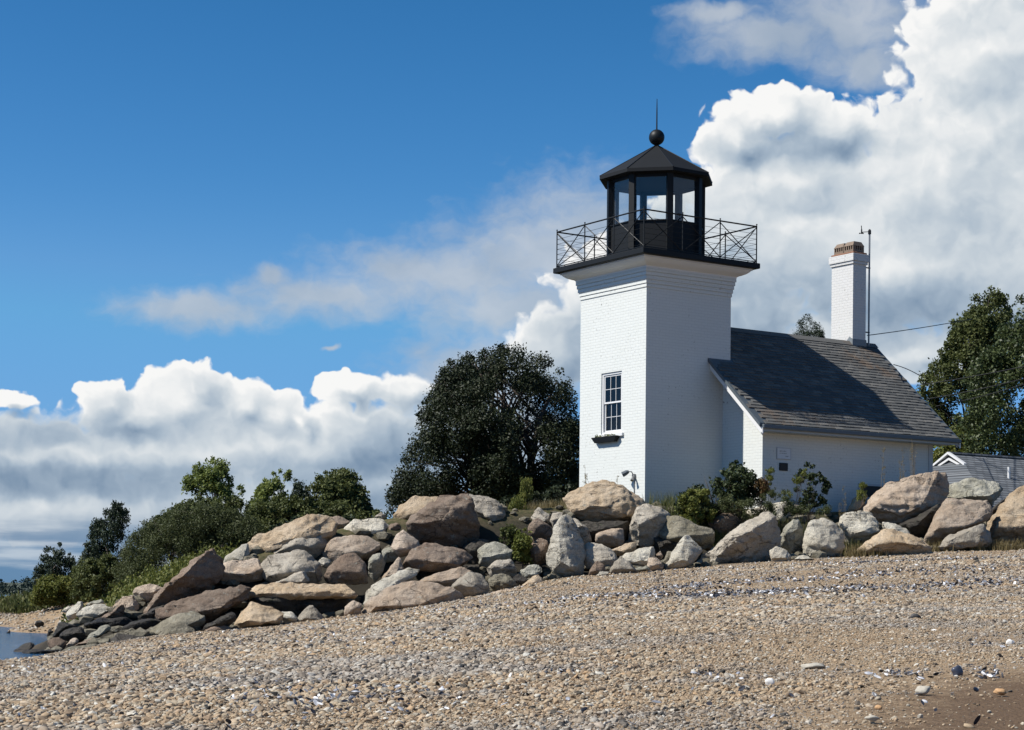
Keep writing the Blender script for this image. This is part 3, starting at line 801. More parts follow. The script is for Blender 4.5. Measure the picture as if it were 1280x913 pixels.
def build_house():
    H = tag(empty('keeper_house', LP, YAW), 'white painted brick house with steep grey shingle roof attached behind the tower', 'house')
    xa, xb, ya, yb = 2.58, 8.775, -1.569, 3.889
    zw = 4.40 - RISE
    tan = math.tan(SLOPE)
    def roof_z(y): return RIDGE_Z - abs(y - RIDGE_Y) * tan
    under = 0.17                                   # roof build-up above the masonry
    m = MB()
    prof = [(ya, -0.9), (yb, -0.9), (yb, roof_z(yb) - under), (RIDGE_Y, RIDGE_Z - under), (ya, roof_z(ya) - under)]
    vs = [(xa, y, z) for y, z in prof] + [(xb, y, z) for y, z in prof]
    m.add(vs, [(4, 3, 2, 1, 0), (5, 6, 7, 8, 9)] + [(k, (k + 1) % 5, 5 + (k + 1) % 5, 5 + k) for k in range(5)])
    wall = m.build('wall', 'white_brick', H)
    MB().box(8.63, 8.79, ya - 0.02, ya + 0.1, -0.9, 4.42 - RISE).build('corner_board', 'house_grey', H)
    MB().box(8.05, 8.12, ya - 0.012, ya + 0.02, -0.9, 4.42 - RISE).build('downpipe', 'house_grey', H)
    # roof deck
    yback = 2 * RIDGE_Y - EAVE_Y
    th = 0.13
    def slab(x0, x1, y0, y1, dz0, dz1):
        z = [roof_z(y0), roof_z(y1)]
        vs = []
        for x in (x0, x1):
            vs += [(x, y0, z[0] + dz0), (x, y1, z[1] + dz0), (x, y1, z[1] + dz1), (x, y0, z[0] + dz1)]
        return vs, [(0, 1, 2, 3), (7, 6, 5, 4), (0, 4, 5, 1), (1, 5, 6, 2), (2, 6, 7, 3), (3, 7, 4, 0)]
    r = MB()
    x0, x1 = ROOF_X0 - 0.035, ROOF_X1 - 0.02
    pr = [(EAVE_Y + 0.01, roof_z(EAVE_Y + 0.01) - th), (RIDGE_Y, RIDGE_Z - th), (yback - 0.01, roof_z(yback - 0.01) - th), (yback - 0.01, roof_z(yback - 0.01) - 0.03), (RIDGE_Y, RIDGE_Z - 0.03), (EAVE_Y + 0.01, roof_z(EAVE_Y + 0.01) - 0.03)]
    vs = [(x0, y, z) for y, z in pr] + [(x1, y, z) for y, z in pr]
    r.add(vs, [(0, 1, 4, 5), (1, 2, 3, 4), (11, 10, 7, 6), (10, 9, 8, 7)] + [(k, 6 + k, 6 + (k + 1) % 6, (k + 1) % 6) for k in range(6)])
    roof = r.build('roof', 'gutter_metal', H)
    # shingles, front slope: every tab is a thin tilted slab
    slope_len = (RIDGE_Y - EAVE_Y) / math.cos(SLOPE)
    exp, tabw = 0.132, 0.305
    rows = int(slope_len / exp)
    rng = random.Random(4)
    variants = []
    for vv in range(5):
        rg = random.Random(100 + vv)
        g0, g1 = 0.006 + rg.random() * 0.006, rg.random() * 0.02
        t0 = 0.019 + rg.random() * 0.009
        mb = MB()
        w2, l = tabw / 2, exp + 0.03
        vs = [(-w2 + g0, -g1, 0.0), (w2 - g0, -g1 * 0.5, 0), (w2 - g0, l, 0), (-w2 + g0, l, 0), (-w2 + g0, -g1, t0), (w2 - g0, -g1 * 0.5, t0 * (0.8 + 0.4 * rg.random())), (w2 - g0, l, 0.003), (-w2 + g0, l, 0.003)]
        mb.add(vs, [(0, 3, 2, 1), (4, 5, 6, 7), (0, 1, 5, 4), (1, 2, 6, 5), (2, 3, 7, 6), (3, 0, 4, 7)])
        me = bpy.data.meshes.new('shingle'); me.from_pydata(mb.v, [], mb.f); me.update(); me.materials.append(MATS['asphalt_shingle'])
        variants.append((me, mb))
    tabs = []
    for rr in range(rows):
        off = (rr % 2) * tabw / 2 + rng.uniform(-0.04, 0.04)
        x = ROOF_X0 - tabw / 2 + off
        while x < ROOF_X1 - tabw * 0.4:
            xc = x + tabw / 2
            if ROOF_X0 + tabw * 0.45 < xc < ROOF_X1 - tabw * 0.45:
                s_ = rr * exp
                y = EAVE_Y - 0.02 + s_ * math.cos(SLOPE); z = roof_z(EAVE_Y) - 0.028 - 0.018 + s_ * math.sin(SLOPE)
                inside_tower = (xc < S + 0.12 and y > -0.12)
                if not inside_tower: tabs.append((xc, y, z, rng.randrange(5)))
            x += tabw
    def shown(tb):
        w = LW(tb[0], tb[1], tb[2]); return -1.0 / w.y ** 2
    tabs.sort(key=shown)
    ca, sa = math.cos(SLOPE), math.sin(SLOPE)
    for tb in tabs[:300]:
        o = bpy.data.objects.new('shingle', variants[tb[3]][0]); COL.objects.link(o); o.parent = roof
        o.location = tb[:3]; o.rotation_euler = (SLOPE, 0, 0)
    rest = MB()
    for tb in tabs[300:]:
        vs = [(tb[0] + x, tb[1] + y * ca - z * sa, tb[2] + y * sa + z * ca) for x, y, z in variants[tb[3]][1].v]
        rest.add(vs, variants[tb[3]][1].f)
    tag(rest.build('upper_shingles', 'asphalt_shingle', roof), kind='stuff')
    # ridge cap
    cap = MB()
    cap.add([(x, RIDGE_Y + dy, RIDGE_Z + dz) for x in (x0 + 0.75, x1) for dy, dz in ((-0.14, -0.14 * tan + 0.012), (0, 0.02), (0.14, -0.14 * tan + 0.012), (0, -0.03))], [(0, 4, 5, 1), (1, 5, 6, 2), (2, 6, 7, 3), (3, 7, 4, 0), (0, 1, 2, 3), (7, 6, 5, 4)])
    cap.build('ridge_cap', 'asphalt_shingle', roof)
    # gutter, fascia and rake boards
    ze = roof_z(EAVE_Y)
    MB().box(ROOF_X0 + 0.03, ROOF_X1 - 0.01, EAVE_Y - 0.085, EAVE_Y + 0.0, ze - 0.165, ze - 0.06).build('gutter', 'gutter_metal', H, bevel=0.015)
    MB().box(ROOF_X0 + 0.04, ROOF_X1 - 0.03, EAVE_Y + 0.004, EAVE_Y + 0.03, ze - 0.22, ze - 0.07).build('fascia', 'grey_trim', H)
    MB().box(xa - 0.1, xb + 0.4, EAVE_Y + 0.032, ya - 0.002, ze - 0.215, ze - 0.195).build('soffit', 'grey_trim', H)
    for xx in ((ROOF_X0 + 0.03, ROOF_X0 + 0.068), (ROOF_X1 - 0.018, ROOF_X1 + 0.02)):
        v, f = slab(xx[0], xx[1], EAVE_Y - 0.03, RIDGE_Y, -0.27, -0.132)
        rk = MB().add(v, f)
        v, f = slab(xx[0] + 0.021 if xx[0] < 5 else xx[0] - 0.023, xx[0] + 0.043 if xx[0] < 5 else xx[0] - 0.001, EAVE_Y + 0.05, RIDGE_Y, -0.33, -0.20)
        rk.build('rake_board', 'white_paint', H)
        MB().add(v, f).build('rake_moulding', 'white_paint', H)
    v, f = slab(ROOF_X0 + 0.12, xa, ya, 0.0, -0.155, -0.134)
    MB().add(v, f).build('rake_soffit', 'white_paint', H)
    # basement window low in the long wall
    MB().box(6.05, 7.0, ya - 0.012, ya + 0.02, 2.72 - RISE, 3.02 - RISE).build('cellar_window', 'plaque_dark', H)
    MB().frame(5.98, 7.07, ya - 0.03, ya - 0.001, 2.66 - RISE, 3.08 - RISE, 0.06).build('window_frame', 'house_grey', H)
    # chimney
    cx0, cx1, cy0, cy1 = 8.30, 8.81, 1.05, 1.92
    C = MB()
    C.box(cx0, cx1, cy0, cy1, roof_z(cy1) - 0.5, 9.55 - RISE)
    ch = C.build('chimney', 'chimney_brick', H)
    MB().box(cx0 - 0.035, cx1 + 0.035, cy0 - 0.035, cy1 + 0.035, 9.551 - RISE, 9.63 - RISE).build('chimney_course', 'chimney_brick', ch, bevel=0.006)
    MB().box(cx0 - 0.065, cx1 + 0.065, cy0 - 0.065, cy1 + 0.065, 9.631 - RISE, 9.84 - RISE).build('chimney_course', 'chimney_brick', ch, bevel=0.008)
    MB().box(cx0 - 0.02, cx1 + 0.02, cy0 - 0.02, cy1 + 0.02, 9.841 - RISE, 9.90 - RISE).build('mortar_bed', 'rust_clay', ch, bevel=0.02)
    for k in range(2):                              # two vented clay caps side by side, each a hood on slotted walls
        y0 = cy0 + 0.05 + k * 0.395; y1 = y0 + 0.375; xa_, xb_ = cx0 + 0.04, cx1 - 0.04
        z0 = 9.901 - RISE
        pot = MB()
        pot.box(xa_, xb_, y0, y1, z0, z0 + 0.075)
        for q in range(5):
            yy = y0 + (y1 - y0 - 0.035) * q / 4
            pot.box(xa_, xa_ + 0.06, yy, yy + 0.035, z0 + 0.075, z0 + 0.185); pot.box(xb_ - 0.06, xb_, yy, yy + 0.035, z0 + 0.075, z0 + 0.185)
        for q in range(4):
            xx = xa_ + 0.075 + (xb_ - xa_ - 0.185) * q / 3
            pot.box(xx, xx + 0.035, y0, y0 + 0.05, z0 + 0.075, z0 + 0.185); pot.box(xx, xx + 0.035, y1 - 0.05, y1, z0 + 0.075, z0 + 0.185)
        pot.box(xa_ + 0.12, xb_ - 0.12, y0 + 0.07, y1 - 0.07, z0 + 0.075, z0 + 0.185)
        vs = [(xa_ - 0.01, y0 - 0.008, z0 + 0.186), (xb_ + 0.01, y0 - 0.008, z0 + 0.186), (xb_ + 0.01, y1 + 0.008, z0 + 0.186), (xa_ - 0.01, y1 + 0.008, z0 + 0.186),
              (xa_ + 0.07, y0 + 0.04, z0 + 0.31), (xb_ - 0.07, y0 + 0.04, z0 + 0.31), (xb_ - 0.07, y1 - 0.04, z0 + 0.31), (xa_ + 0.07, y1 - 0.04, z0 + 0.31)]
        pot.add(vs, [(3, 2, 1, 0), (4, 5, 6, 7), (0, 1, 5, 4), (1, 2, 6, 5), (2, 3, 7, 6), (3, 0, 4, 7)])
        pot.build('chimney_cap', 'clay', ch)
    fl = MB()
    zf = lambda y: roof_z(y)
    fl.add([(cx0 - 0.02, cy0 - 0.02, zf(cy0 - 0.02) - 0.1), (cx1 + 0.02, cy0 - 0.02, zf(cy0 - 0.02) - 0.1), (cx1 + 0.02, cy0 - 0.02, zf(cy0) + 0.16), (cx0 - 0.02, cy0 - 0.02, zf(cy0) + 0.16),
            (cx0 - 0.02, RIDGE_Y, RIDGE_Z - 0.1), (cx0 - 0.02, RIDGE_Y, RIDGE_Z + 0.14), (cx1 + 0.02, RIDGE_Y, RIDGE_Z - 0.1), (cx1 + 0.02, RIDGE_Y, RIDGE_Z + 0.14),
            (cx0 - 0.02, cy1 + 0.02, zf(cy1) - 0.2), (cx0 - 0.02, cy1 + 0.02, zf(cy1) + 0.12), (cx1 + 0.02, cy1 + 0.02, zf(cy1) - 0.2), (cx1 + 0.02, cy1 + 0.02, zf(cy1) + 0.12)],
           [(0, 1, 2, 3), (4, 0, 3, 5), (1, 6, 7, 2), (8, 4, 5, 9), (6, 10, 11, 7), (10, 8, 9, 11), (0, 4, 6, 1), (4, 8, 10, 6), (3, 2, 7, 5), (5, 7, 11, 9)])
    fl.build('flashing', 'lead', ch)
    return H
build_house()

# ------------------------------------------------------------------ things fixed to the building
def fixtures():
    # window box of flowers under the tower window
    wb = tag(empty('window_box', LW(-0.075, 1.58, 4.04 - RISE), YAW), 'black window box with small plants under the tower window', 'window box')
    m = MB(); d, L0, L1, hh = 0.065, 0.43, 0.55, 0.15
    vs = [(-d * .7, -L0, 0), (d * .9, -L0, 0), (d * .9, L0, 0), (-d * .7, L0, 0), (-d * 1.2, -L1, hh), (d * .9, -L1, hh), (d * .9, L1, hh), (-d * 1.2, L1, hh)]
    m.add(vs, [(3, 2, 1, 0), (4, 5, 6, 7), (0, 1, 5, 4), (1, 2, 6, 5), (2, 3, 7, 6), (3, 0, 4, 7)])
    for y in (-0.35, 0.0, 0.35): m.box(0.055, 0.074, y - 0.02, y + 0.02, 0.02, 0.10)
    m.build('trough', 'black_panel', wb, bevel=0.008)
    rs = np.random.RandomState(5)
    q = []
    for i in range(160):
        c = np.array([rs.uniform(-d, d * .6), rs.uniform(-L0, L0), hh + abs(rs.normal(0, .03))])
        a = rs.normal(0, 1, 3); a /= np.linalg.norm(a); b = np.cross(a, rs.normal(0, 1, 3)); b /= np.linalg.norm(b)
        s = rs.uniform(.012, .028)
        q += [c - a * s, c + b * s * .6, c + a * s, c - b * s * .6]
    fast_mesh('plants', np.array(q), 4, 'leaf_moss', wb)
    # outdoor lamp low on the sunlit face of the tower
    p = LW(0, 0.42, 2.62 - RISE)
    lm = tag(empty('wall_lamp', p, YAW), 'small grey outdoor spot lamp with thin conduit low on the sunlit tower face', 'lamp')
    MB().tube([(-0.018, 0, -0.25), (-0.018, 0, 0.42)], 0.012, 6).build('conduit', 'galvanised', lm)
    MB().box(-0.06, -0.0015, -0.05, 0.05, 0.42, 0.54).build('junction_box', 'galvanised', lm, bevel=0.01)
    MB().tube([(-0.05, 0.0, 0.52), (-0.10, 0.02, 0.60), (-0.16, 0.06, 0.60), (-0.20, 0.10, 0.57)], 0.014, 6).build('arm', 'galvanised', lm)
    MB().tube([(-0.16, 0.05, 0.60), (-0.19, 0.09, 0.58), (-0.27, 0.17, 0.52)], [0.035, 0.06, 0.075], 10).build('lamp_head', 'gutter_metal', lm)
    MB().tube([(-0.05, -0.02, 0.50), (-0.11, -0.06, 0.44), (-0.16, -0.09, 0.36)], [0.014, 0.03, 0.05], 8).build('lamp_head', 'galvanised', lm)
    # notice board and plaque on the long wall
    y = -1.569
    sg = tag(empty('notice_board', LW(3.30, y, 3.60 - RISE), YAW), 'white notice board with small grey lettering on the shaded house wall', 'sign')
    MB().box(-0.23, 0.23, -0.025, -0.002, 0, 0.265).build('board', 'sign_board', sg)
    MB().frame(-0.245, 0.245, -0.03, -0.0015, -0.015, 0.28, 0.014).build('frame', 'house_grey', sg)
    rg = random.Random(3)
    def line(z, x0, x1, hgt):
        x = x0; mb = MB()
        while x < x1:                              # illegible small capitals: short strokes
            w = hgt * rg.uniform(0.45, 0.8)
            mb.box(x, x + hgt * 0.16, -0.0272, -0.0252, z, z + hgt)
            if rg.random() < 0.7: mb.box(x + hgt * 0.17, x + w * 0.8, -0.0272, -0.0252, z + rg.choice((0, 0.42, 0.82)) * hgt, z + rg.choice((0, 0.42, 0.82)) * hgt * 0 + hgt * 0.98 if rg.random() < 0.15 else z + hgt)
            x += w + hgt * 0.2 + (hgt * 0.5 if rg.random() < 0.15 else 0)
        mb.build('lettering', 'sign_letter', sg)
    line(0.17, -0.15, 0.11, 0.034); line(0.125, -0.15, 0.10, 0.018); line(0.045, 0.05, 0.13, 0.03)
    pq = MB().box(-0.142, 0.142, -0.03, -0.002, 0, 0.20).build('bronze_plaque', 'plaque_dark', None, LW(3.295, y, 3.29 - RISE), YAW, bevel=0.006)
    tag(pq, 'dark square bronze plaque below the notice board on the house wall', 'plaque')
    # weather mast strapped to the chimney
    base = LW(8.985, 1.10, 7.55 - RISE)
    ms = tag(empty('weather_mast', base, YAW), 'thin metal mast with a wind gauge strapped to the white chimney', 'mast')
    MB().tube([(0, 0, -0.42), (0, 0, 2.95)], 0.026, 8).build('pole', 'galvanised', ms)
    MB().lathe([(0, 2.90), (0.045, 2.92), (0.045, 3.02), (0.02, 3.06), (0, 3.06)], 10).build('cap', 'black_iron', ms)
    for z in (0.08, 1.93):
        MB().box(-0.17, 0.03, -0.02, 0.02, z, z + 0.03).build('bracket', 'black_iron', ms)
    MB().tube([(0, 0, 2.99), (-0.10, 0.22, 3.00)], 0.011, 6).build('boom', 'black_iron', ms)
    g = MB(); g.tube([(-0.10, 0.22, 2.95), (-0.10, 0.22, 3.08)], 0.02, 6)
    for k in range(3):
        a = k * 2.094; g.tube([(-0.10, 0.22, 2.97), (-0.10 + 0.07 * math.cos(a), 0.22 + 0.07 * math.sin(a), 2.97)], [0.006, 0.022], 6)
    g.tube([(-0.10, 0.22, 3.08), (-0.13, 0.20, 3.18)], 0.012, 5)
    g.build('wind_gauge', 'black_iron', ms)
fixtures()

# ------------------------------------------------------------------ neighbour's roof (gablet on a hipped roof)
def neighbour():
    Y = 60.0
    g = W(1187, 567.5, Y)
    gz0 = 3.5
    N = tag(empty('neighbour_house', (g.x, g.y, gz0), YAW), 'low house with grey hipped roof and white gablet behind the boulders', 'house')
    zr = g.z - gz0
    tan = 0.52
    half = 4.0; Lx = 12.0
    gab = 0.62                                      # half width of the gablet
    dz = gab * tan
    ze = zr - half * tan
    r = MB()
    hx = -(half - gab) * 0.75
    v = [(0, 0, zr), (Lx, 0, zr), (0, -gab, zr - dz), (0, gab, zr - dz), (hx, -half, ze), (Lx + 3, -half, ze), (Lx + 3, half, ze), (hx, half, ze), (0.0, -gab, zr - dz)]
    r.add(v[:8] + [(hx, -half, ze - 0.15), (Lx + 3, -half, ze - 0.15), (Lx + 3, half, ze - 0.15), (hx, half, ze - 0.15)],
          [(0, 2, 4, 5, 1), (0, 1, 6, 7, 3), (2, 3, 7, 4), (0, 3, 2), (1, 5, 6), (4, 8, 9, 5), (5, 9, 10, 6), (6, 10, 11, 7), (7, 11, 8, 4), (8, 11, 10, 9)])
    roof = r.build('roof', 'far_shingle', N)
    for sgn in (-1, 1):
        b = MB()
        w = 0.075
        pts = [(0, 0.06), (sgn * (gab + 0.08), -dz - 0.02)]
        (ya, za), (yb, zb) = pts
        b.add([(-0.10, ya, zr + za), (-0.10, yb, zr + zb), (-0.10, yb, zr + zb - w), (-0.10, ya, zr + za - w), (0.02, ya, zr + za), (0.02, yb, zr + zb), (0.02, yb, zr + zb - w), (0.02, ya, zr + za - w)],
              [(0, 1, 2, 3), (7, 6, 5, 4), (0, 4, 5, 1), (1, 5, 6, 2), (2, 6, 7, 3), (3, 7, 4, 0)])
        b.build('gable_board', 'white_paint', roof)
        b = MB()
        pts = [(0, -0.13), (sgn * (gab - 0.16), -dz - 0.02)]
        (ya, za), (yb, zb) = pts; w = 0.07
        b.add([(-0.05, ya, zr + za), (-0.05, yb, zr + zb), (-0.05, yb, zr + zb - w), (-0.05, ya, zr + za - w), (-0.004, ya, zr + za), (-0.004, yb, zr + zb), (-0.004, yb, zr + zb - w), (-0.004, ya, zr + za - w)],
              [(0, 1, 2, 3), (7, 6, 5, 4), (0, 4, 5, 1), (1, 5, 6, 2), (2, 6, 7, 3), (3, 7, 4, 0)])
        b.build('gable_trim', 'white_paint', roof)
    MB().tube([(0.0, 0, zr + 0.02), (Lx, 0, zr + 0.02)], 0.06, 6).build('ridge_cap', 'far_shingle', roof)
    MB().box(hx + 0.4, Lx + 2.6, -half + 0.4, half - 0.4, -0.5, ze - 0.1).build('wall', 'house_grey', N)
    vp = W(1272, 594, 59)
    # vent pipe standing on the front slope
    m = N.matrix_basis.inverted() @ vp
    yy = -1.55; xx = m.x
    zz = zr + yy * tan
    MB().tube([(xx, yy, zz - 0.1), (xx, yy, zz + 0.35)], 0.045, 8).build('vent_pipe', 'white_paint', roof)
neighbour()

def cables():
    spec = [((1084, 419.5), (1215, 399), 52.6, 70, 1.0, 'thin black service cable running from the chimney bracket to the trees'),
            ((1146, 482), (1300, 454), 60, 56, 1.5, 'highest black cable crossing in front of the right hand trees'),
            ((1159, 499), (1300, 468), 60, 56, 2.0, 'middle black cable crossing in front of the right hand trees'),
            ((1170, 508), (1300, 474), 60, 56, 2.5, 'lowest black cable crossing in front of the right hand trees'),
            ((1117, 456), (1150, 470), 54.5, 60, -1.5, 'short black cable leaving the far end of the house roof')]
    for (a, b, ya, yb, sag, lab) in spec:
        pts = []
        for i in range(13):
            t = i / 12
            p = W(a[0] + (b[0] - a[0]) * t, a[1] + (b[1] - a[1]) * t + sag * 4 * t * (1 - t), ya + (yb - ya) * t)
            pts.append(p)
        o = pts[0].copy()
        c = MB().tube([p - o for p in pts], 0.013, 5).build('power_cable', 'cable_black', None, o)
        tag(c, lab, 'cable', 'overhead cables')
cables()

# ------------------------------------------------------------------ boulders
# outlines were measured in enlarged views of the photo; V gives each view's origin and enlargement
V = {4: (0, 560, 3.26), 'z': (0, 700, 6.52), 5: (250, 600, 4.804), 6: (430, 580, 4.129), 7: (680, 560, 4.267), 8: (940, 540, 3.765), 9: (1150, 550, 9.846)}
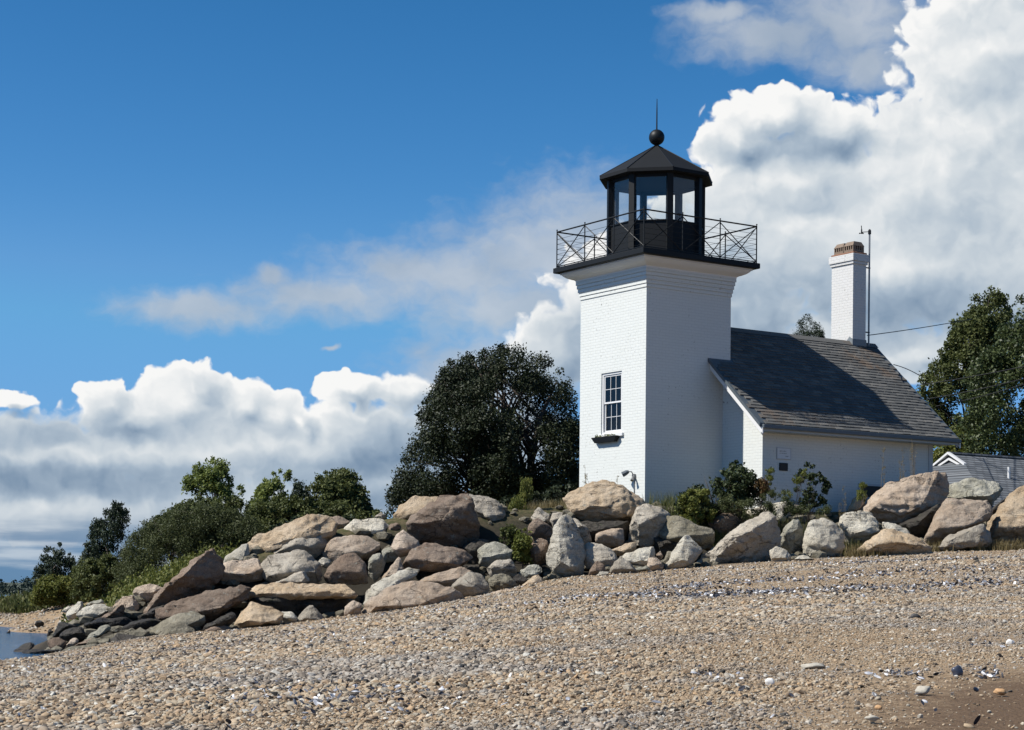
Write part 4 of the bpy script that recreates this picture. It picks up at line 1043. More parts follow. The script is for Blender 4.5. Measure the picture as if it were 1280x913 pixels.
# (view, kind, face: L lit / D dark / N, depth shift, outline, label)
R_ = [
 (5,'tan','L',0,[(265,400),(300,370),(430,300),(600,225),(640,212),(780,225),(835,300),(830,345),(700,340),(560,360),(400,450),(330,472),(272,470)],'long ochre boulder sloping along the crest, above the pink slab and grey boulder'),
 (5,'pale','L',0.5,[(118,525),(150,465),(285,380),(300,440),(265,490),(180,520)],'pale grey slab wedged under the left end of the long ochre boulder'),
 (4,'brown','D',-0.3,[(870,413),(915,450),(905,500),(860,575),(770,605),(690,645),(640,690),(580,712),(572,690),(620,640),(640,590),(770,480)],'large brown leaning boulder with a pointed top at the left of the pile'),
 (5,'pink','N',0,[(45,570),(80,540),(200,482),(380,478),(395,530),(385,600),(300,614),(110,618),(60,600)],'long blunt pinkish boulder right of the brown pointed one'),
 (5,'grey','L',-0.5,[(365,520),(420,460),(550,440),(630,430),(690,470),(745,540),(740,605),(620,630),(430,632),(390,600)],'broad grey boulder with a pale top, above the long cracked slab'),
 (5,'grey','D',0.3,[(375,450),(490,375),(620,330),(720,345),(765,360),(750,440),(690,480),(560,470),(480,480),(395,485)],'shaded grey boulder behind the broad pale topped one'),
 (5,'pink','L',0,[(740,400),(800,360),(900,340),(1000,345),(1080,375),(1085,410),(1000,475),(900,470),(790,490),(745,460)],'flat topped light pink block above the round brown boulder'),
 (5,'pale','L',0.4,[(855,330),(880,270),(930,235),(1010,228),(1060,250),(1100,235),(1135,280),(1135,325),(1070,365),(900,350)],'pale greenish white boulder on the crest above the light pink block'),
 (5,'brown','N',0.9,[(780,235),(830,225),(900,250),(870,320),(830,310)],'small brown rock peeking out behind the long ochre boulder'),
 (5,'brown','N',-0.6,[(745,600),(760,560),(800,490),(880,450),(930,445),(980,490),(1012,550),(1000,614),(900,626),(760,622)],'rounded rough brown boulder standing on the right end of the long slab'),
 (5,'green','D',-0.1,[(1005,500),(1040,450),(1080,445),(1112,500),(1085,575),(1050,612),(1010,570)],'small greenish grey rock right of the round brown boulder'),
 (5,'pale','L',0,[(710,495),(750,460),(792,490),(762,528),(732,524)],'small white stone wedged left of the round brown boulder'),
 (5,'tan','L',-0.9,[(258,690),(300,640),(420,625),(600,622),(660,624),(900,627),(1000,640),(980,708),(900,716),(700,716),(560,708),(300,726)],'long flat cracked tan slab lying level low in the pile'),
 (5,'dark','D',-0.1,[(560,700),(760,705),(920,705),(890,770),(770,840),(640,830),(580,780)],'dark rock in the hollow below the long tan slab'),
 (5,'dark','D',0.0,[(280,700),(420,700),(600,705),(640,800),(500,860),(330,850)],'dark shaded rock under the left half of the long tan slab'),
 (5,'grey','L',-0.6,[(575,855),(610,800),(670,745),(720,790),(758,838),(700,862)],'small triangular grey rock on the beach below the long tan slab'),
 (5,'tan','L',-0.8,[(170,910),(210,850),(270,770),(300,735),(370,770),(450,770),(500,800),(490,870),(380,890),(250,905)],'pale tan block with a split face at the beach edge'),
 (5,'pale','N',-0.6,[(475,860),(490,800),(560,795),(595,830),(575,866)],'small crumbly pale rock right of the pale tan block'),
 (4,'brown','L',-0.5,[(645,660),(690,635),(830,590),(930,572),(1000,560),(1045,552),(1000,615),(920,665),(840,690),(820,722),(700,700),(650,698)],'broad reddish brown slab with a dark underside above the wet rocks'),
 (5,'dark','D',-0.8,[(10,900),(20,880),(120,850),(205,780),(218,832),(150,895),(60,910)],'dark wedge rock beside the pale tan block'),
 (5,'grey','L',-0.7,[(425,636),(540,575),(640,545),(665,600),(620,630)],'small grey wedge between the broad grey boulder and the long slab'),
 (4,'pink','N',0,[(545,590),(560,565),(590,557),(640,560),(668,575),(645,615),(600,642),(570,640),(548,615)],'pinkish mottled boulder at the foot of the green bank'),
 ('z','pale','L',0,[(540,460),(560,410),(640,340),(672,338),(684,380),(640,440),(600,480),(560,492)],'tilted cream slab at the far left end of the pile'),
 ('z','pale','L',0.8,[(495,424),(560,383),(580,393),(545,432)],'thin cream sliver beside the tilted cream slab'),
 ('z','pale','L',-0.2,[(625,450),(680,390),(760,363),(850,360),(902,395),(895,440),(830,460),(760,460),(700,495),(640,476)],'broad chalky white boulder at the left foot of the pile'),
 ('z','green','N',0.8,[(700,362),(760,330),(820,323),(855,345),(845,372),(760,375),(720,376)],'small greenish slab behind the chalky white boulder'),
 ('z','brown','D',-0.3,[(815,510),(850,450),(930,400),(1000,363),(1014,400),(985,505),(900,520)],'brown block with a slanted top right of the chalky white boulder'),
 (4,'pink','N',0.1,[(455,655),(500,608),(540,605),(567,640),(562,680),(510,684),(470,675)],'pinkish grey boulder behind the slanted brown block'),
 ('z','wet','D',-0.1,[(425,640),(480,530),(510,508),(600,538),(645,552),(570,590),(500,612)],'black wet wedge rock nearest the cove'),
 ('z','dark','N',-0.4,[(485,625),(510,590),(600,558),(670,543),(694,570),(694,635),(600,658),(520,656)],'dark brown slab in front of the black wedge rock'),
 ('z','dark','L',-0.3,[(75,785),(130,730),(200,690),(270,668),(284,690),(255,725),(200,765),(150,806),(88,814)],'low dark rock reaching furthest into the water'),
 ('z','wet','D',-0.6,[(165,808),(190,750),(250,738),(330,736),(420,738),(494,740),(485,775),(330,806),(230,820)],'black low slab at the edge of the beach by the water'),
 ('z','brown','L',-0.3,[(385,665),(430,640),(480,632),(532,658),(540,705),(505,745),(430,742),(398,705)],'brown angular rock at the water edge'),
 ('z','pink','L',-0.3,[(535,695),(580,650),(620,638),(645,655),(605,700),(560,710)],'small tan rock beside the brown angular one at the waterline'),
 ('z','brown','L',-0.3,[(600,702),(640,670),(700,648),(768,638),(730,676),(655,706)],'thin brownish slab leaning on the small tan waterline rock'),
 ('z','green','L',-0.3,[(700,655),(740,600),(820,545),(892,523),(898,560),(835,615),(770,648)],'long green grey slab tilted to the left among the wet rocks'),
 ('z','olive','L',-0.7,[(462,780),(520,740),(600,705),(720,688),(805,683),(820,724),(700,746),(560,768)],'long low olive slab lying along the beach edge'),
 ('z','olive','L',-0.5,[(700,686),(800,648),(890,636),(916,650),(875,688),(820,700)],'small olive slab on top of the long low one'),
 (4,'dark','N',-0.4,[(436,818),(455,780),(480,758),(540,762),(595,770),(575,808),(500,820)],'dark grey rock between the olive slabs and the large green slab'),
 (4,'olive','L',-0.4,[(570,790),(620,735),(690,695),(790,662),(830,680),(825,725),(780,738),(700,748),(640,788)],'large smooth green grey slab low on the left'),
 (4,'olive','L',-0.6,[(640,780),(680,730),(720,710),(760,722),(806,755),(745,780),(680,786)],'rounded olive rock at the beach in front of the large green slab'),
 (4,'brown','N',-0.5,[(815,765),(850,735),(900,722),(940,735),(905,755),(850,770)],'flat brown stone right of the rounded olive rock'),
 (4,'wet','D',0.2,[(500,735),(540,715),(600,700),(660,690),(660,725),(600,752),(530,760)],'black flat rock behind the large green slab'),
 (4,'wet','D',0.4,[(330,720),(420,695),(520,690),(560,720),(520,760),(400,760)],'black wet rock in the hollow behind the olive slabs'),
 (4,'dark','D',0.6,[(560,690),(640,650),(700,640),(720,700),(640,730),(570,725)],'dark rock under the large brown leaning boulder'),
 ('z','wet','D',0.4,[(380,615),(400,563),(432,578),(436,625),(400,632)],'small black rock left of the black wedge rock'),
 (6,'tan','L',0.3,[(253,272),(290,220),(370,168),(490,178),(520,195),(420,250),(340,310),(300,318),(265,303)],'tan block on the crest left of the big dark boulder'),
 (6,'brown','D',-0.4,[(303,320),(380,250),(500,185),(600,163),(645,160),(685,210),(714,330),(680,385),(580,430),(500,434),(400,414),(340,370)],'big dark brown grey boulder on top of the pile'),
 (6,'grey','L',0.5,[(590,168),(640,145),(740,163),(800,198),(832,250),(832,320),(780,360),(720,350),(660,220)],'pale grey boulder behind the big dark one, beside the green shrub'),
 (6,'pink','L',-0.5,[(238,425),(300,333),(380,400),(405,445),(330,480),(285,480)],'pale pink angular block below the tan crest block'),
 (6,'brown','L',-0.6,[(293,535),(300,480),(380,412),(430,430),(560,433),(664,475),(668,503),(600,535),(550,555),(400,548),(310,556)],'grainy brown rectangular block below the big dark boulder'),
 (6,'pale','L',-0.9,[(93,718),(110,650),(200,600),(330,545),(385,528),(392,562),(300,615),(180,690),(120,724)],'long pale slab tilted up to the right near the beach'),
 (6,'pink','L',-1.2,[(80,775),(130,700),(250,630),(400,608),(540,638),(645,692),(560,726),(420,738),(300,758),(150,778)],'big low pink boulder at the beach edge, middle of the pile'),
 (6,'pink','L',-0.5,[(380,612),(480,560),(600,538),(665,545),(645,580),(570,640),(530,650),(430,630)],'pinkish flat boulder behind the round grey one'),
 (6,'grey','N',-1.0,[(548,642),(600,590),(660,555),(722,580),(758,640),(732,684),(670,704),(600,686)],'smooth round grey boulder at the beach edge'),
 (6,'pink','N',-0.9,[(5,786),(8,740),(50,706),(94,720),(85,770),(40,790)],'small reddish white stone left of the big low pink boulder'),
 (6,'olive','N',-0.7,[(745,595),(800,562),(852,572),(890,620),(885,652),(780,662),(752,625)],'olive brown rounded rock right of the round grey boulder'),
 (6,'green','N',-0.1,[(688,450),(700,420),(760,398),(832,423),(874,450),(864,495),(800,520),(740,535),(700,535)],'lumpy grey green rock below the pale grey crest boulder'),
 (6,'grey','D',-0.4,[(736,540),(790,498),(862,498),(890,550),(884,582),(800,580),(760,590)],'grey rock under the lumpy grey green one'),
 (6,'green','L',-0.4,[(885,565),(950,523),(1010,518),(1030,560),(970,590),(910,598)],'small greenish slab left of the tall pale boulder'),
 (6,'tan','L',-0.7,[(915,645),(950,598),(1000,568),(1030,580),(1024,624),(960,650)],'small tan stone at the foot of the tall pale boulder'),
 (6,'dark','N',-0.5,[(860,585),(900,568),(952,590),(934,645),(890,648)],'small dark stone left of the small tan stone'),
 (6,'pink','L',-1.3,[(690,704),(760,665),(850,643),(925,650),(905,675),(760,706)],'low pink boulder almost buried in the beach'),
 (6,'pale','L',-0.9,[(1038,490),(1058,430),(1108,270),(1140,248),(1182,270),(1232,400),(1238,490),(1222,584),(1130,600),(1058,576)],'tall pale cone shaped boulder standing upright'),
 (6,'brown','D',0.2,[(948,335),(990,283),(1050,308),(1085,350),(1065,400),(980,400)],'brown rock left of the top of the tall pale boulder'),
 (6,'brown','N',-0.1,[(940,415),(1000,385),(1055,395),(1060,500),(1005,540),(955,480)],'brown upright rock tucked behind the tall pale boulder'),
 (6,'grey','L',0.6,[(955,305),(1000,223),(1062,268),(1066,318),(990,320)],'small pointed grey rock behind the shrub right of the crest'),
 (6,'green','N',0,[(186,445),(240,428),(290,438),(286,495),(210,506)],'small grey green rock below the pale pink angular block'),
 (6,'pink','L',-0.4,[(175,612),(230,550),(290,478),(305,545),(255,590)],'pink pale slab leaning against the grainy brown block'),
 (6,'grey','N',1.0,[(150,275),(190,248),(218,265),(205,295)],'tiny grey rock on the skyline left of the tan crest block'),
 (6,'brown','D',0.5,[(226,372),(235,318),(275,305),(310,335),(280,390)],'brown rock under the tan crest block'),
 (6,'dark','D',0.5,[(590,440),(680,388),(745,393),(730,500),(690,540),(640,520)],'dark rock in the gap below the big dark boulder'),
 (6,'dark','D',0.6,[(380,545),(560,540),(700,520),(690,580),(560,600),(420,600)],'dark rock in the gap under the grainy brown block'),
 (7,'tan','L',-0.2,[(106,268),(200,208),(330,176),(400,198),(470,248),(524,296),(500,355),(465,385),(330,410),(250,405),(150,355)],'big tan boulder in front of the tower corner'),
 (7,'grey','D',-0.4,[(446,485),(458,420),(500,308),(540,293),(620,328),(684,350),(640,420),(610,460),(608,515),(540,530),(480,515)],'blocky grey tan boulder below the tower, right of the big tan one'),
 (7,'olive','L',-0.8,[(592,452),(610,408),(660,362),(720,368),(800,398),(900,438),(934,470),(905,515),(850,540),(740,510),(640,490)],'long smooth grey boulder lying like a log below the tower'),
 (7,'pale','L',-1.1,[(640,650),(680,580),(740,478),(770,470),(792,520),(844,545),(805,605),(742,645),(680,660)],'pale wedge boulder leaning below the log shaped one'),
 (7,'grey','D',-1.0,[(795,640),(850,570),(960,500),(1060,410),(1200,343),(1240,343),(1278,420),(1264,525),(1205,605),(1100,622),(850,638)],'very large grey boulder with a smooth slanted left edge'),
 (7,'brown','D',-0.2,[(876,402),(960,348),(1000,348),(1048,385),(1014,445),(950,480),(898,445)],'brown block perched left of the very large grey boulder'),
 (7,'pale','L',0.3,[(1035,395),(1100,328),(1200,298),(1290,293),(1330,340),(1300,420),(1150,430)],'pale boulder behind the very large grey one'),
 (7,'pink','D',0.1,[(268,472),(330,443),(420,438),(445,490),(405,525),(330,530),(280,505)],'brownish pink rock in the shade under the big tan boulder'),
 (7,'tan','L',-0.4,[(345,545),(430,513),(490,503),(495,540),(415,582),(368,578)],'small flat tan slab below the shaded pink rock'),
 (7,'grey','L',-0.6,[(202,535),(240,506),(310,518),(372,558),(400,605),(362,660),(300,668),(215,640)],'grey boulder right of the tall pale one, half in shadow'),
 (7,'pale','L',-0.8,[(405,585),(470,545),(582,528),(596,570),(556,628),(480,640),(425,610)],'pale pyramid topped rock below the blocky grey tan boulder'),
 (7,'brown','N',-1.1,[(226,695),(250,640),(280,598),(322,630),(335,660),(262,692)],'small pointed brown rock at the beach, right of the tall pale boulder'),
 (7,'grey','N',-1.1,[(340,680),(380,610),(410,580),(462,620),(505,665),(430,678)],'dark grey triangular rock at the beach edge'),
 (7,'pink','N',-1.0,[(550,655),(558,590),(590,573),(634,620),(634,646),(590,656)],'small pinkish stone left of the pale wedge boulder'),
 (7,'brown','N',-0.8,[(598,572),(620,553),(638,575),(622,598)],'tiny brown stone on top of the small pinkish one'),
 (7,'green','N',-1.0,[(475,645),(550,628),(565,652),(500,666)],'flat grey green stone beside the small pinkish one'),
 (7,'pale','L',-1.2,[(265,690),(300,656),(350,660),(344,686)],'small flat pale stone between the two pointed beach rocks'),
 (8,'pale','L',-1.2,[(82,552),(110,538),(162,563),(190,602),(132,619),(94,614)],'small white boulder at the right foot of the very large grey one'),
 (7,'olive','N',-0.4,[(640,605),(660,555),(695,560),(668,628)],'small olive stone in the gap left of the pale wedge boulder'),
 (7,'tan','L',0.3,[(715,350),(740,322),(778,328),(775,375),(730,378)],'small tan stone at the foot of the bush by the tower'),
 (7,'pale','L',0.3,[(795,365),(850,318),(888,308),(888,345),(842,376)],'small pale stone in the grass by the bush'),
 (7,'tan','L',0.9,[(1050,300),(1090,262),(1140,248),(1210,258),(1270,292),(1200,320)],'low tan rock on the crest below the bush'),
 (7,'grey','D',0.2,[(150,370),(200,398),(238,428),(250,495),(205,520),(160,460)],'grey rock behind the right shoulder of the tall pale boulder'),
 (6,'grey','N',0.3,[(1062,295),(1080,258),(1132,248),(1120,310),(1082,340)],'grey rock behind the tip of the tall pale boulder'),
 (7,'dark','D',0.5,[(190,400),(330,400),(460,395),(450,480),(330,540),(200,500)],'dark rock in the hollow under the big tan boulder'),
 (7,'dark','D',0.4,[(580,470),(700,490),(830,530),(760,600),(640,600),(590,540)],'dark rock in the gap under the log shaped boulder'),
 (8,'grey','N',0.1,[(156,342),(190,321),(242,338),(266,370),(254,408),(200,418),(172,384)],'small grey rock right of the pale boulder on the crest'),
 (8,'green','D',-0.7,[(132,525),(150,460),(190,413),(226,406),(243,470),(238,545),(190,594),(148,566)],'dark oval grey rock standing between two large boulders'),
 (8,'pale','L',-1.0,[(238,585),(250,480),(275,403),(310,396),(372,428),(424,470),(434,545),(414,594),(320,603),(258,595)],'pale upright block with a rounded top below the house wall'),
 (8,'pale','N',-1.3,[(186,604),(220,577),(272,584),(306,603),(240,614)],'low flat pale stone in front of the oval grey rock'),
 (8,'pale','L',-0.6,[(398,432),(420,388),(500,376),(562,383),(604,420),(630,455),(560,500),(500,530),(460,540),(428,495)],'rounded pale boulder left of the huge slanted boulder'),
 (8,'tan','L',0.2,[(440,378),(470,323),(510,288),(544,298),(520,360),(470,390)],'tan wedge stone above the rounded pale boulder'),
 (8,'pink','L',-0.3,[(480,378),(560,300),(640,243),(760,213),(850,196),(932,195),(944,240),(905,320),(865,360),(760,436),(700,450),(600,420),(530,392)],'huge slanted pinkish grey boulder in front of the house corner'),
 (8,'tan','N',-1.1,[(455,595),(500,540),(570,468),(620,456),(692,468),(755,490),(800,518),(875,562),(800,594),(700,592),(560,596)],'low orange tan boulder with dry grass at its foot'),
 (8,'pale','L',-0.8,[(596,428),(640,422),(722,458),(756,492),(720,505),(620,465)],'narrow pale slab above the low orange tan boulder'),
 (8,'pink','L',-0.7,[(796,514),(840,430),(910,318),(1000,310),(1100,323),(1144,350),(1144,384),(1084,428),(960,470),(880,510),(830,524)],'sloping pinkish boulder right of the huge slanted one'),
 (9,'green','L',0.2,[(312,612),(400,548),(560,488),(680,478),(780,478),(962,528),(1046,590),(1005,690),(905,790),(760,790),(500,770),(350,700)],'greenish ridge topped boulder in front of the neighbouring roof'),
 (8,'grey','L',-0.9,[(876,545),(910,500),(1000,468),(1092,428),(1116,480),(1126,536),(1000,552),(900,556)],'low grey boulder beneath the sloping pinkish one'),
 (8,'tan','L',-0.9,[(1088,452),(1180,380),(1210,308),(1260,268),(1290,252),(1380,250),(1440,330),(1440,545),(1200,562),(1122,536)],'tan boulder cut by the right edge of the picture'),
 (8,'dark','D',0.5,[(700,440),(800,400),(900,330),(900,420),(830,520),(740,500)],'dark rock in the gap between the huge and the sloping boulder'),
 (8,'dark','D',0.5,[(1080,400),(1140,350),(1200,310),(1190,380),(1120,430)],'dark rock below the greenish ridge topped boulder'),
]

def in_poly(x, y, poly):
    r = False; j = len(poly) - 1
    for i in range(len(poly)):
        xi, yi = poly[i]; xj, yj = poly[j]
        if (yi > y) != (yj > y) and x < (xj - xi) * (y - yi) / (yj - yi) + xi: r = not r
        j = i
    return r

def rock_mesh(name, pts, Yc, face, seed, kind, fine=0.07, label=None):
    rg = random.Random(seed)
    n = len(pts)
    cx = sum(p[0] for p in pts) / n; cy = sum(p[1] for p in pts) / n
    px_m = F / Yc
    w = (max(p[0] for p in pts) - min(p[0] for p in pts)) / px_m
    h = (max(p[1] for p in pts) - min(p[1] for p in pts)) / px_m
    th = (0.52 if face == 'D' else 0.44) * math.sqrt(w * h) * rg.uniform(0.9, 1.15)
    hw, hh = w * px_m / 2, h * px_m / 2
    cloud = []
    for (x, y) in pts:
        cloud.append(W(x, y, Yc + th * rg.uniform(-0.18, 0.18)))
    # a broken ridge across the front: above it the stone slopes back into the light, below it the face is undercut
    ry = {'L': 0.26, 'D': -0.46, 'N': 0.0}[face] + rg.uniform(-.10, .10)
    rx = {'L': 0.08, 'D': -0.30, 'N': 0.0}[face]
    sl = rg.uniform(-.28, .28)
    for t in ((-0.68, -0.1, 0.55) if n <= 7 else (-0.72, -0.28, 0.22, 0.66)):
        t += rg.uniform(-.10, .10)
        qx, qy = cx + hw * (t * 0.9 + rx), cy + hh * (ry + sl * t + rg.uniform(-.12, .12))
        for _ in range(12):
            if in_poly(cx + (qx - cx) * 1.25, cy + (qy - cy) * 1.25, pts): break
            qx, qy = cx + (qx - cx) * 0.88, cy + (qy - cy) * 0.88
        cloud.append(W(qx, qy, Yc - th * rg.uniform(0.72, 1.08) * (1.0 - 0.25 * abs(t))))
    for i in range(n):
        x, y = pts[i]; k = rg.uniform(0.62, 0.85)
        cloud.append(W(cx + (x - cx) * k, cy + (y - cy) * k + hh * 0.1, Yc + th * rg.uniform(0.7, 1.0)))
    o = Vector((0, 0, 0))
    for p in cloud: o += p
    o /= len(cloud); o.z = min(p.z for p in cloud)
    bm = bmesh.new()
    vs = [bm.verts.new(p - o) for p in cloud]
    res = bmesh.ops.convex_hull(bm, input=vs)
    junk = [e for e in res['geom_interior'] + res['geom_unused'] if isinstance(e, bmesh.types.BMVert)]
    if junk: bmesh.ops.delete(bm, geom=list(set(junk)), context='VERTS')
    loose = [v for v in bm.verts if not v.link_faces]
    if loose: bmesh.ops.delete(bm, geom=loose, context='VERTS')
    for _ in range(7):                              # knock off corners: flat fracture faces
        nrm = Vector((rg.uniform(-1, 1), rg.uniform(-1.2, 0.4), rg.uniform(-0.7, 1.0))).normalized()
        sup = max(v.co.dot(nrm) for v in bm.verts); mid = sum((v.co.dot(nrm) for v in bm.verts)) / len(bm.verts)
        bmesh.ops.bisect_plane(bm, geom=list(bm.verts) + list(bm.edges) + list(bm.faces), plane_co=nrm * (mid + (sup - mid) * rg.uniform(0.80, 0.93)), plane_no=nrm, clear_outer=True)
        keep = [v.co.copy() for v in bm.verts]
        bm.clear()
        res = bmesh.ops.convex_hull(bm, input=[bm.verts.new(c) for c in keep])
        loose = [v for v in bm.verts if not v.link_faces]
        if loose: bmesh.ops.delete(bm, geom=loose, context='VERTS')
    ml = fine * (1.0 if th > 0.3 else 0.6)
    for it in range(7):
        long_e = [e for e in bm.edges if e.calc_length() > ml * (2 ** max(0, 4 - it))]
        if not long_e and it >= 4: break
        if long_e:
            bmesh.ops.subdivide_edges(bm, edges=long_e, cuts=1, use_grid_fill=False)
            bmesh.ops.triangulate(bm, faces=[f for f in bm.faces if len(f.verts) > 3])
        if it == 5: bmesh.ops.smooth_vert(bm, verts=bm.verts, factor=0.15, use_axis_x=True, use_axis_y=True, use_axis_z=True)
    bm.normal_update()
    sv = Vector((rg.uniform(0, 90), rg.uniform(0, 90), rg.uniform(0, 90)))
    amp = 0.058 * (0.5 + min(1.4, th))
    ax = Vector((rg.uniform(-.5, .5), rg.uniform(-.5, .5), 1)).normalized()       # bedding direction
    off = []
    for v in bm.verts:
        q = v.co + sv
        d = mnoise.fractal(q * 1.3, 0.9, 2.1, 5) * amp * 0.6
        c = mnoise.voronoi(q * 2.1)[0]
        d += (min(0.28, c[1] - c[0]) - 0.14) * amp * 1.5                # chipped plates with grooves between them
        s = q.dot(ax) * 5.5 + mnoise.noise(q * 0.8) * 1.2
        d += (abs((s % 1.0) - 0.5) - 0.25) * amp * 0.6                 # layered steps
        d += mnoise.fractal(q * 6.0, 0.8, 2.0, 4) * amp * 0.42
        off.append(v.normal * d)
    for v, d in zip(bm.verts, off): v.co += d
    me = bpy.data.meshes.new(name)
    bm.to_mesh(me); bm.free()
    me.polygons.foreach_set('use_smooth', [True] * len(me.polygons))
    me.materials.append(MATS['rock_' + kind])
    ob = bpy.data.objects.new(name, me); COL.objects.link(ob); ob.location = o
    return ob

for i, (vw, kind, face, dy, outl, label) in enumerate(R_):
    ox, oy, sc = V[vw]
    pts = [(ox + x / sc, oy + y / sc) for x, y in outl]
    cxp = sum(p[0] for p in pts) / len(pts); cyp = sum(p[1] for p in pts) / len(pts)
    br_, cr_ = base_row(cxp), crest_row(cxp)
    pts = [(cxp + (x - cxp) * 1.05, cyp + (y - cyp) * 1.06) for x, y in pts]
    t = (br_ - cyp) / max(12.0, br_ - cr_)
    Yc = base_Y(cxp) + 0.9 + 3.6 * max(0.0, min(1.1, t)) + dy * 0.9
    ob = rock_mesh('boulder', pts, Yc, face, 500 + i, kind)
    tag(ob, label, 'boulder', 'boulders piled in front of the lighthouse')

for (pts, kind, lab) in (
        ([(43, 780), (46, 776), (52, 774.7), (56, 778), (54.5, 783.5), (46, 784.5)], 'wet', 'small black rock standing alone on the far beach of the cove'),
        ([(7, 795), (8.5, 790.5), (12, 788), (13, 792), (11, 797)], 'dark', 'small dark rock at the far waterline of the cove')):
    g = hit_ground(sum(p[0] for p in pts) / len(pts), max(p[1] for p in pts), 50, 90)
    tag(rock_mesh('boulder', pts, g.y, 'D', 900 + int(pts[0][0]), kind), lab, 'boulder', 'rocks on the far beach')

# rubble that fills the gaps between and below the boulders
def rubble():
    rs = np.random.RandomState(11)
    m = bmesh.new()
    ico = bmesh.new(); bmesh.ops.create_icosphere(ico, subdivisions=1, radius=1.0)
    iv = np.array([v.co[:] for v in ico.verts]); jf = [tuple(v.index for v in f.verts) for f in ico.faces]; ico.free()
    allv, allf = [], []
    N = 650
    for k in range(N):
        px = rs.uniform(60, 1330)
        t = rs.uniform(0.0, 0.9)
        X = float(W(px, 700, base_Y(px)).x); Y = base_Y(px) + 0.7 + 4.2 * t
        X = W(px, 700, Y).x
        z = gz1(X, Y)
        s = rs.uniform(0.06, 0.20)
        v = iv * (1 + rs.uniform(-.28, .28, iv.shape)) * np.array([s * rs.uniform(.8, 1.5), s * rs.uniform(.8, 1.4), s * rs.uniform(.5, .9)])
        a = rs.uniform(0, 6.28); c, s_ = math.cos(a), math.sin(a)
        v = v @ np.array([[c, s_, 0], [-s_, c, 0], [0, 0, 1]]) + np.array([X, Y, z + s * 0.2])
        o = len(allv) * len(iv)
        allv.append(v); allf += [tuple(i + o for i in f) for f in jf]
    mb = MB(); mb.v = [tuple(x) for x in np.concatenate(allv)]; mb.f = allf
    tag(mb.build('rubble', 'rock_olive'), 'loose dull rubble filling the gaps between the boulders', 'rubble', kind='stuff')
    m.free()
rubble()

# ------------------------------------------------------------------ trees and shrubs
def edge_dist(x, y, poly):
    d = 1e9
    for i in range(len(poly)):
        ax, ay = poly[i]; bx_, by_ = poly[(i + 1) % len(poly)]
        vx, vy = bx_ - ax, by_ - ay
        t = max(0, min(1, ((x - ax) * vx + (y - ay) * vy) / (vx * vx + vy * vy + 1e-9)))
        d = min(d, math.hypot(x - ax - vx * t, y - ay - vy * t))
    return d

def leaves(centres, radii, n, size, rs, aspect=0.6, droop=0.0, upright=0.0, shell=0.55):
    """leaf quads spread through clumps; returns an (n*4, 3) array"""
    centres = np.asarray(centres); radii = np.asarray(radii)
    wts = radii ** 2; wts /= wts.sum()
    ci = rs.choice(len(centres), n, p=wts)
    d = rs.normal(size=(n, 3)); d /= np.linalg.norm(d, axis=1)[:, None]
    rad = shell + (1 - shell) * rs.uniform(0, 1, n) ** 0.6
    rad = np.where(rs.uniform(size=n) < 0.25, rs.uniform(0, 1, n), rad)
    pos = centres[ci] + d * (radii[ci] * rad)[:, None] * np.array([1, 1, 0.8])
    loose = rs.uniform(size=n) < 0.45
    pos = np.where(loose[:, None], centres[ci] + np.clip(rs.normal(size=(n, 3)), -1.7, 1.7) * (radii[ci] * 0.56)[:, None], pos)
    nrm = d * 0.7 + rs.normal(size=(n, 3)) * 0.6 + np.array([0, 0, 0.45])
    nrm /= np.linalg.norm(nrm, axis=1)[:, None]
    a = np.cross(nrm, rs.normal(size=(n, 3))); a /= np.linalg.norm(a, axis=1)[:, None] + 1e-9
    if upright:
        a = a * (1 - upright) + np.array([0, 0, 1.0]) * upright; a /= np.linalg.norm(a, axis=1)[:, None]
    if droop: a = a + np.array([0, 0, -droop]); a /= np.linalg.norm(a, axis=1)[:, None]
    b = np.cross(nrm, a); b /= np.linalg.norm(b, axis=1)[:, None] + 1e-9
    s = (size * rs.uniform(0.6, 1.3, n))[:, None]
    q = np.stack([pos - a * s, pos + b * s * aspect + nrm * s * 0.15, pos + a * s, pos - b * s * aspect + nrm * s * 0.15], 1)
    return q.reshape(-1, 3)

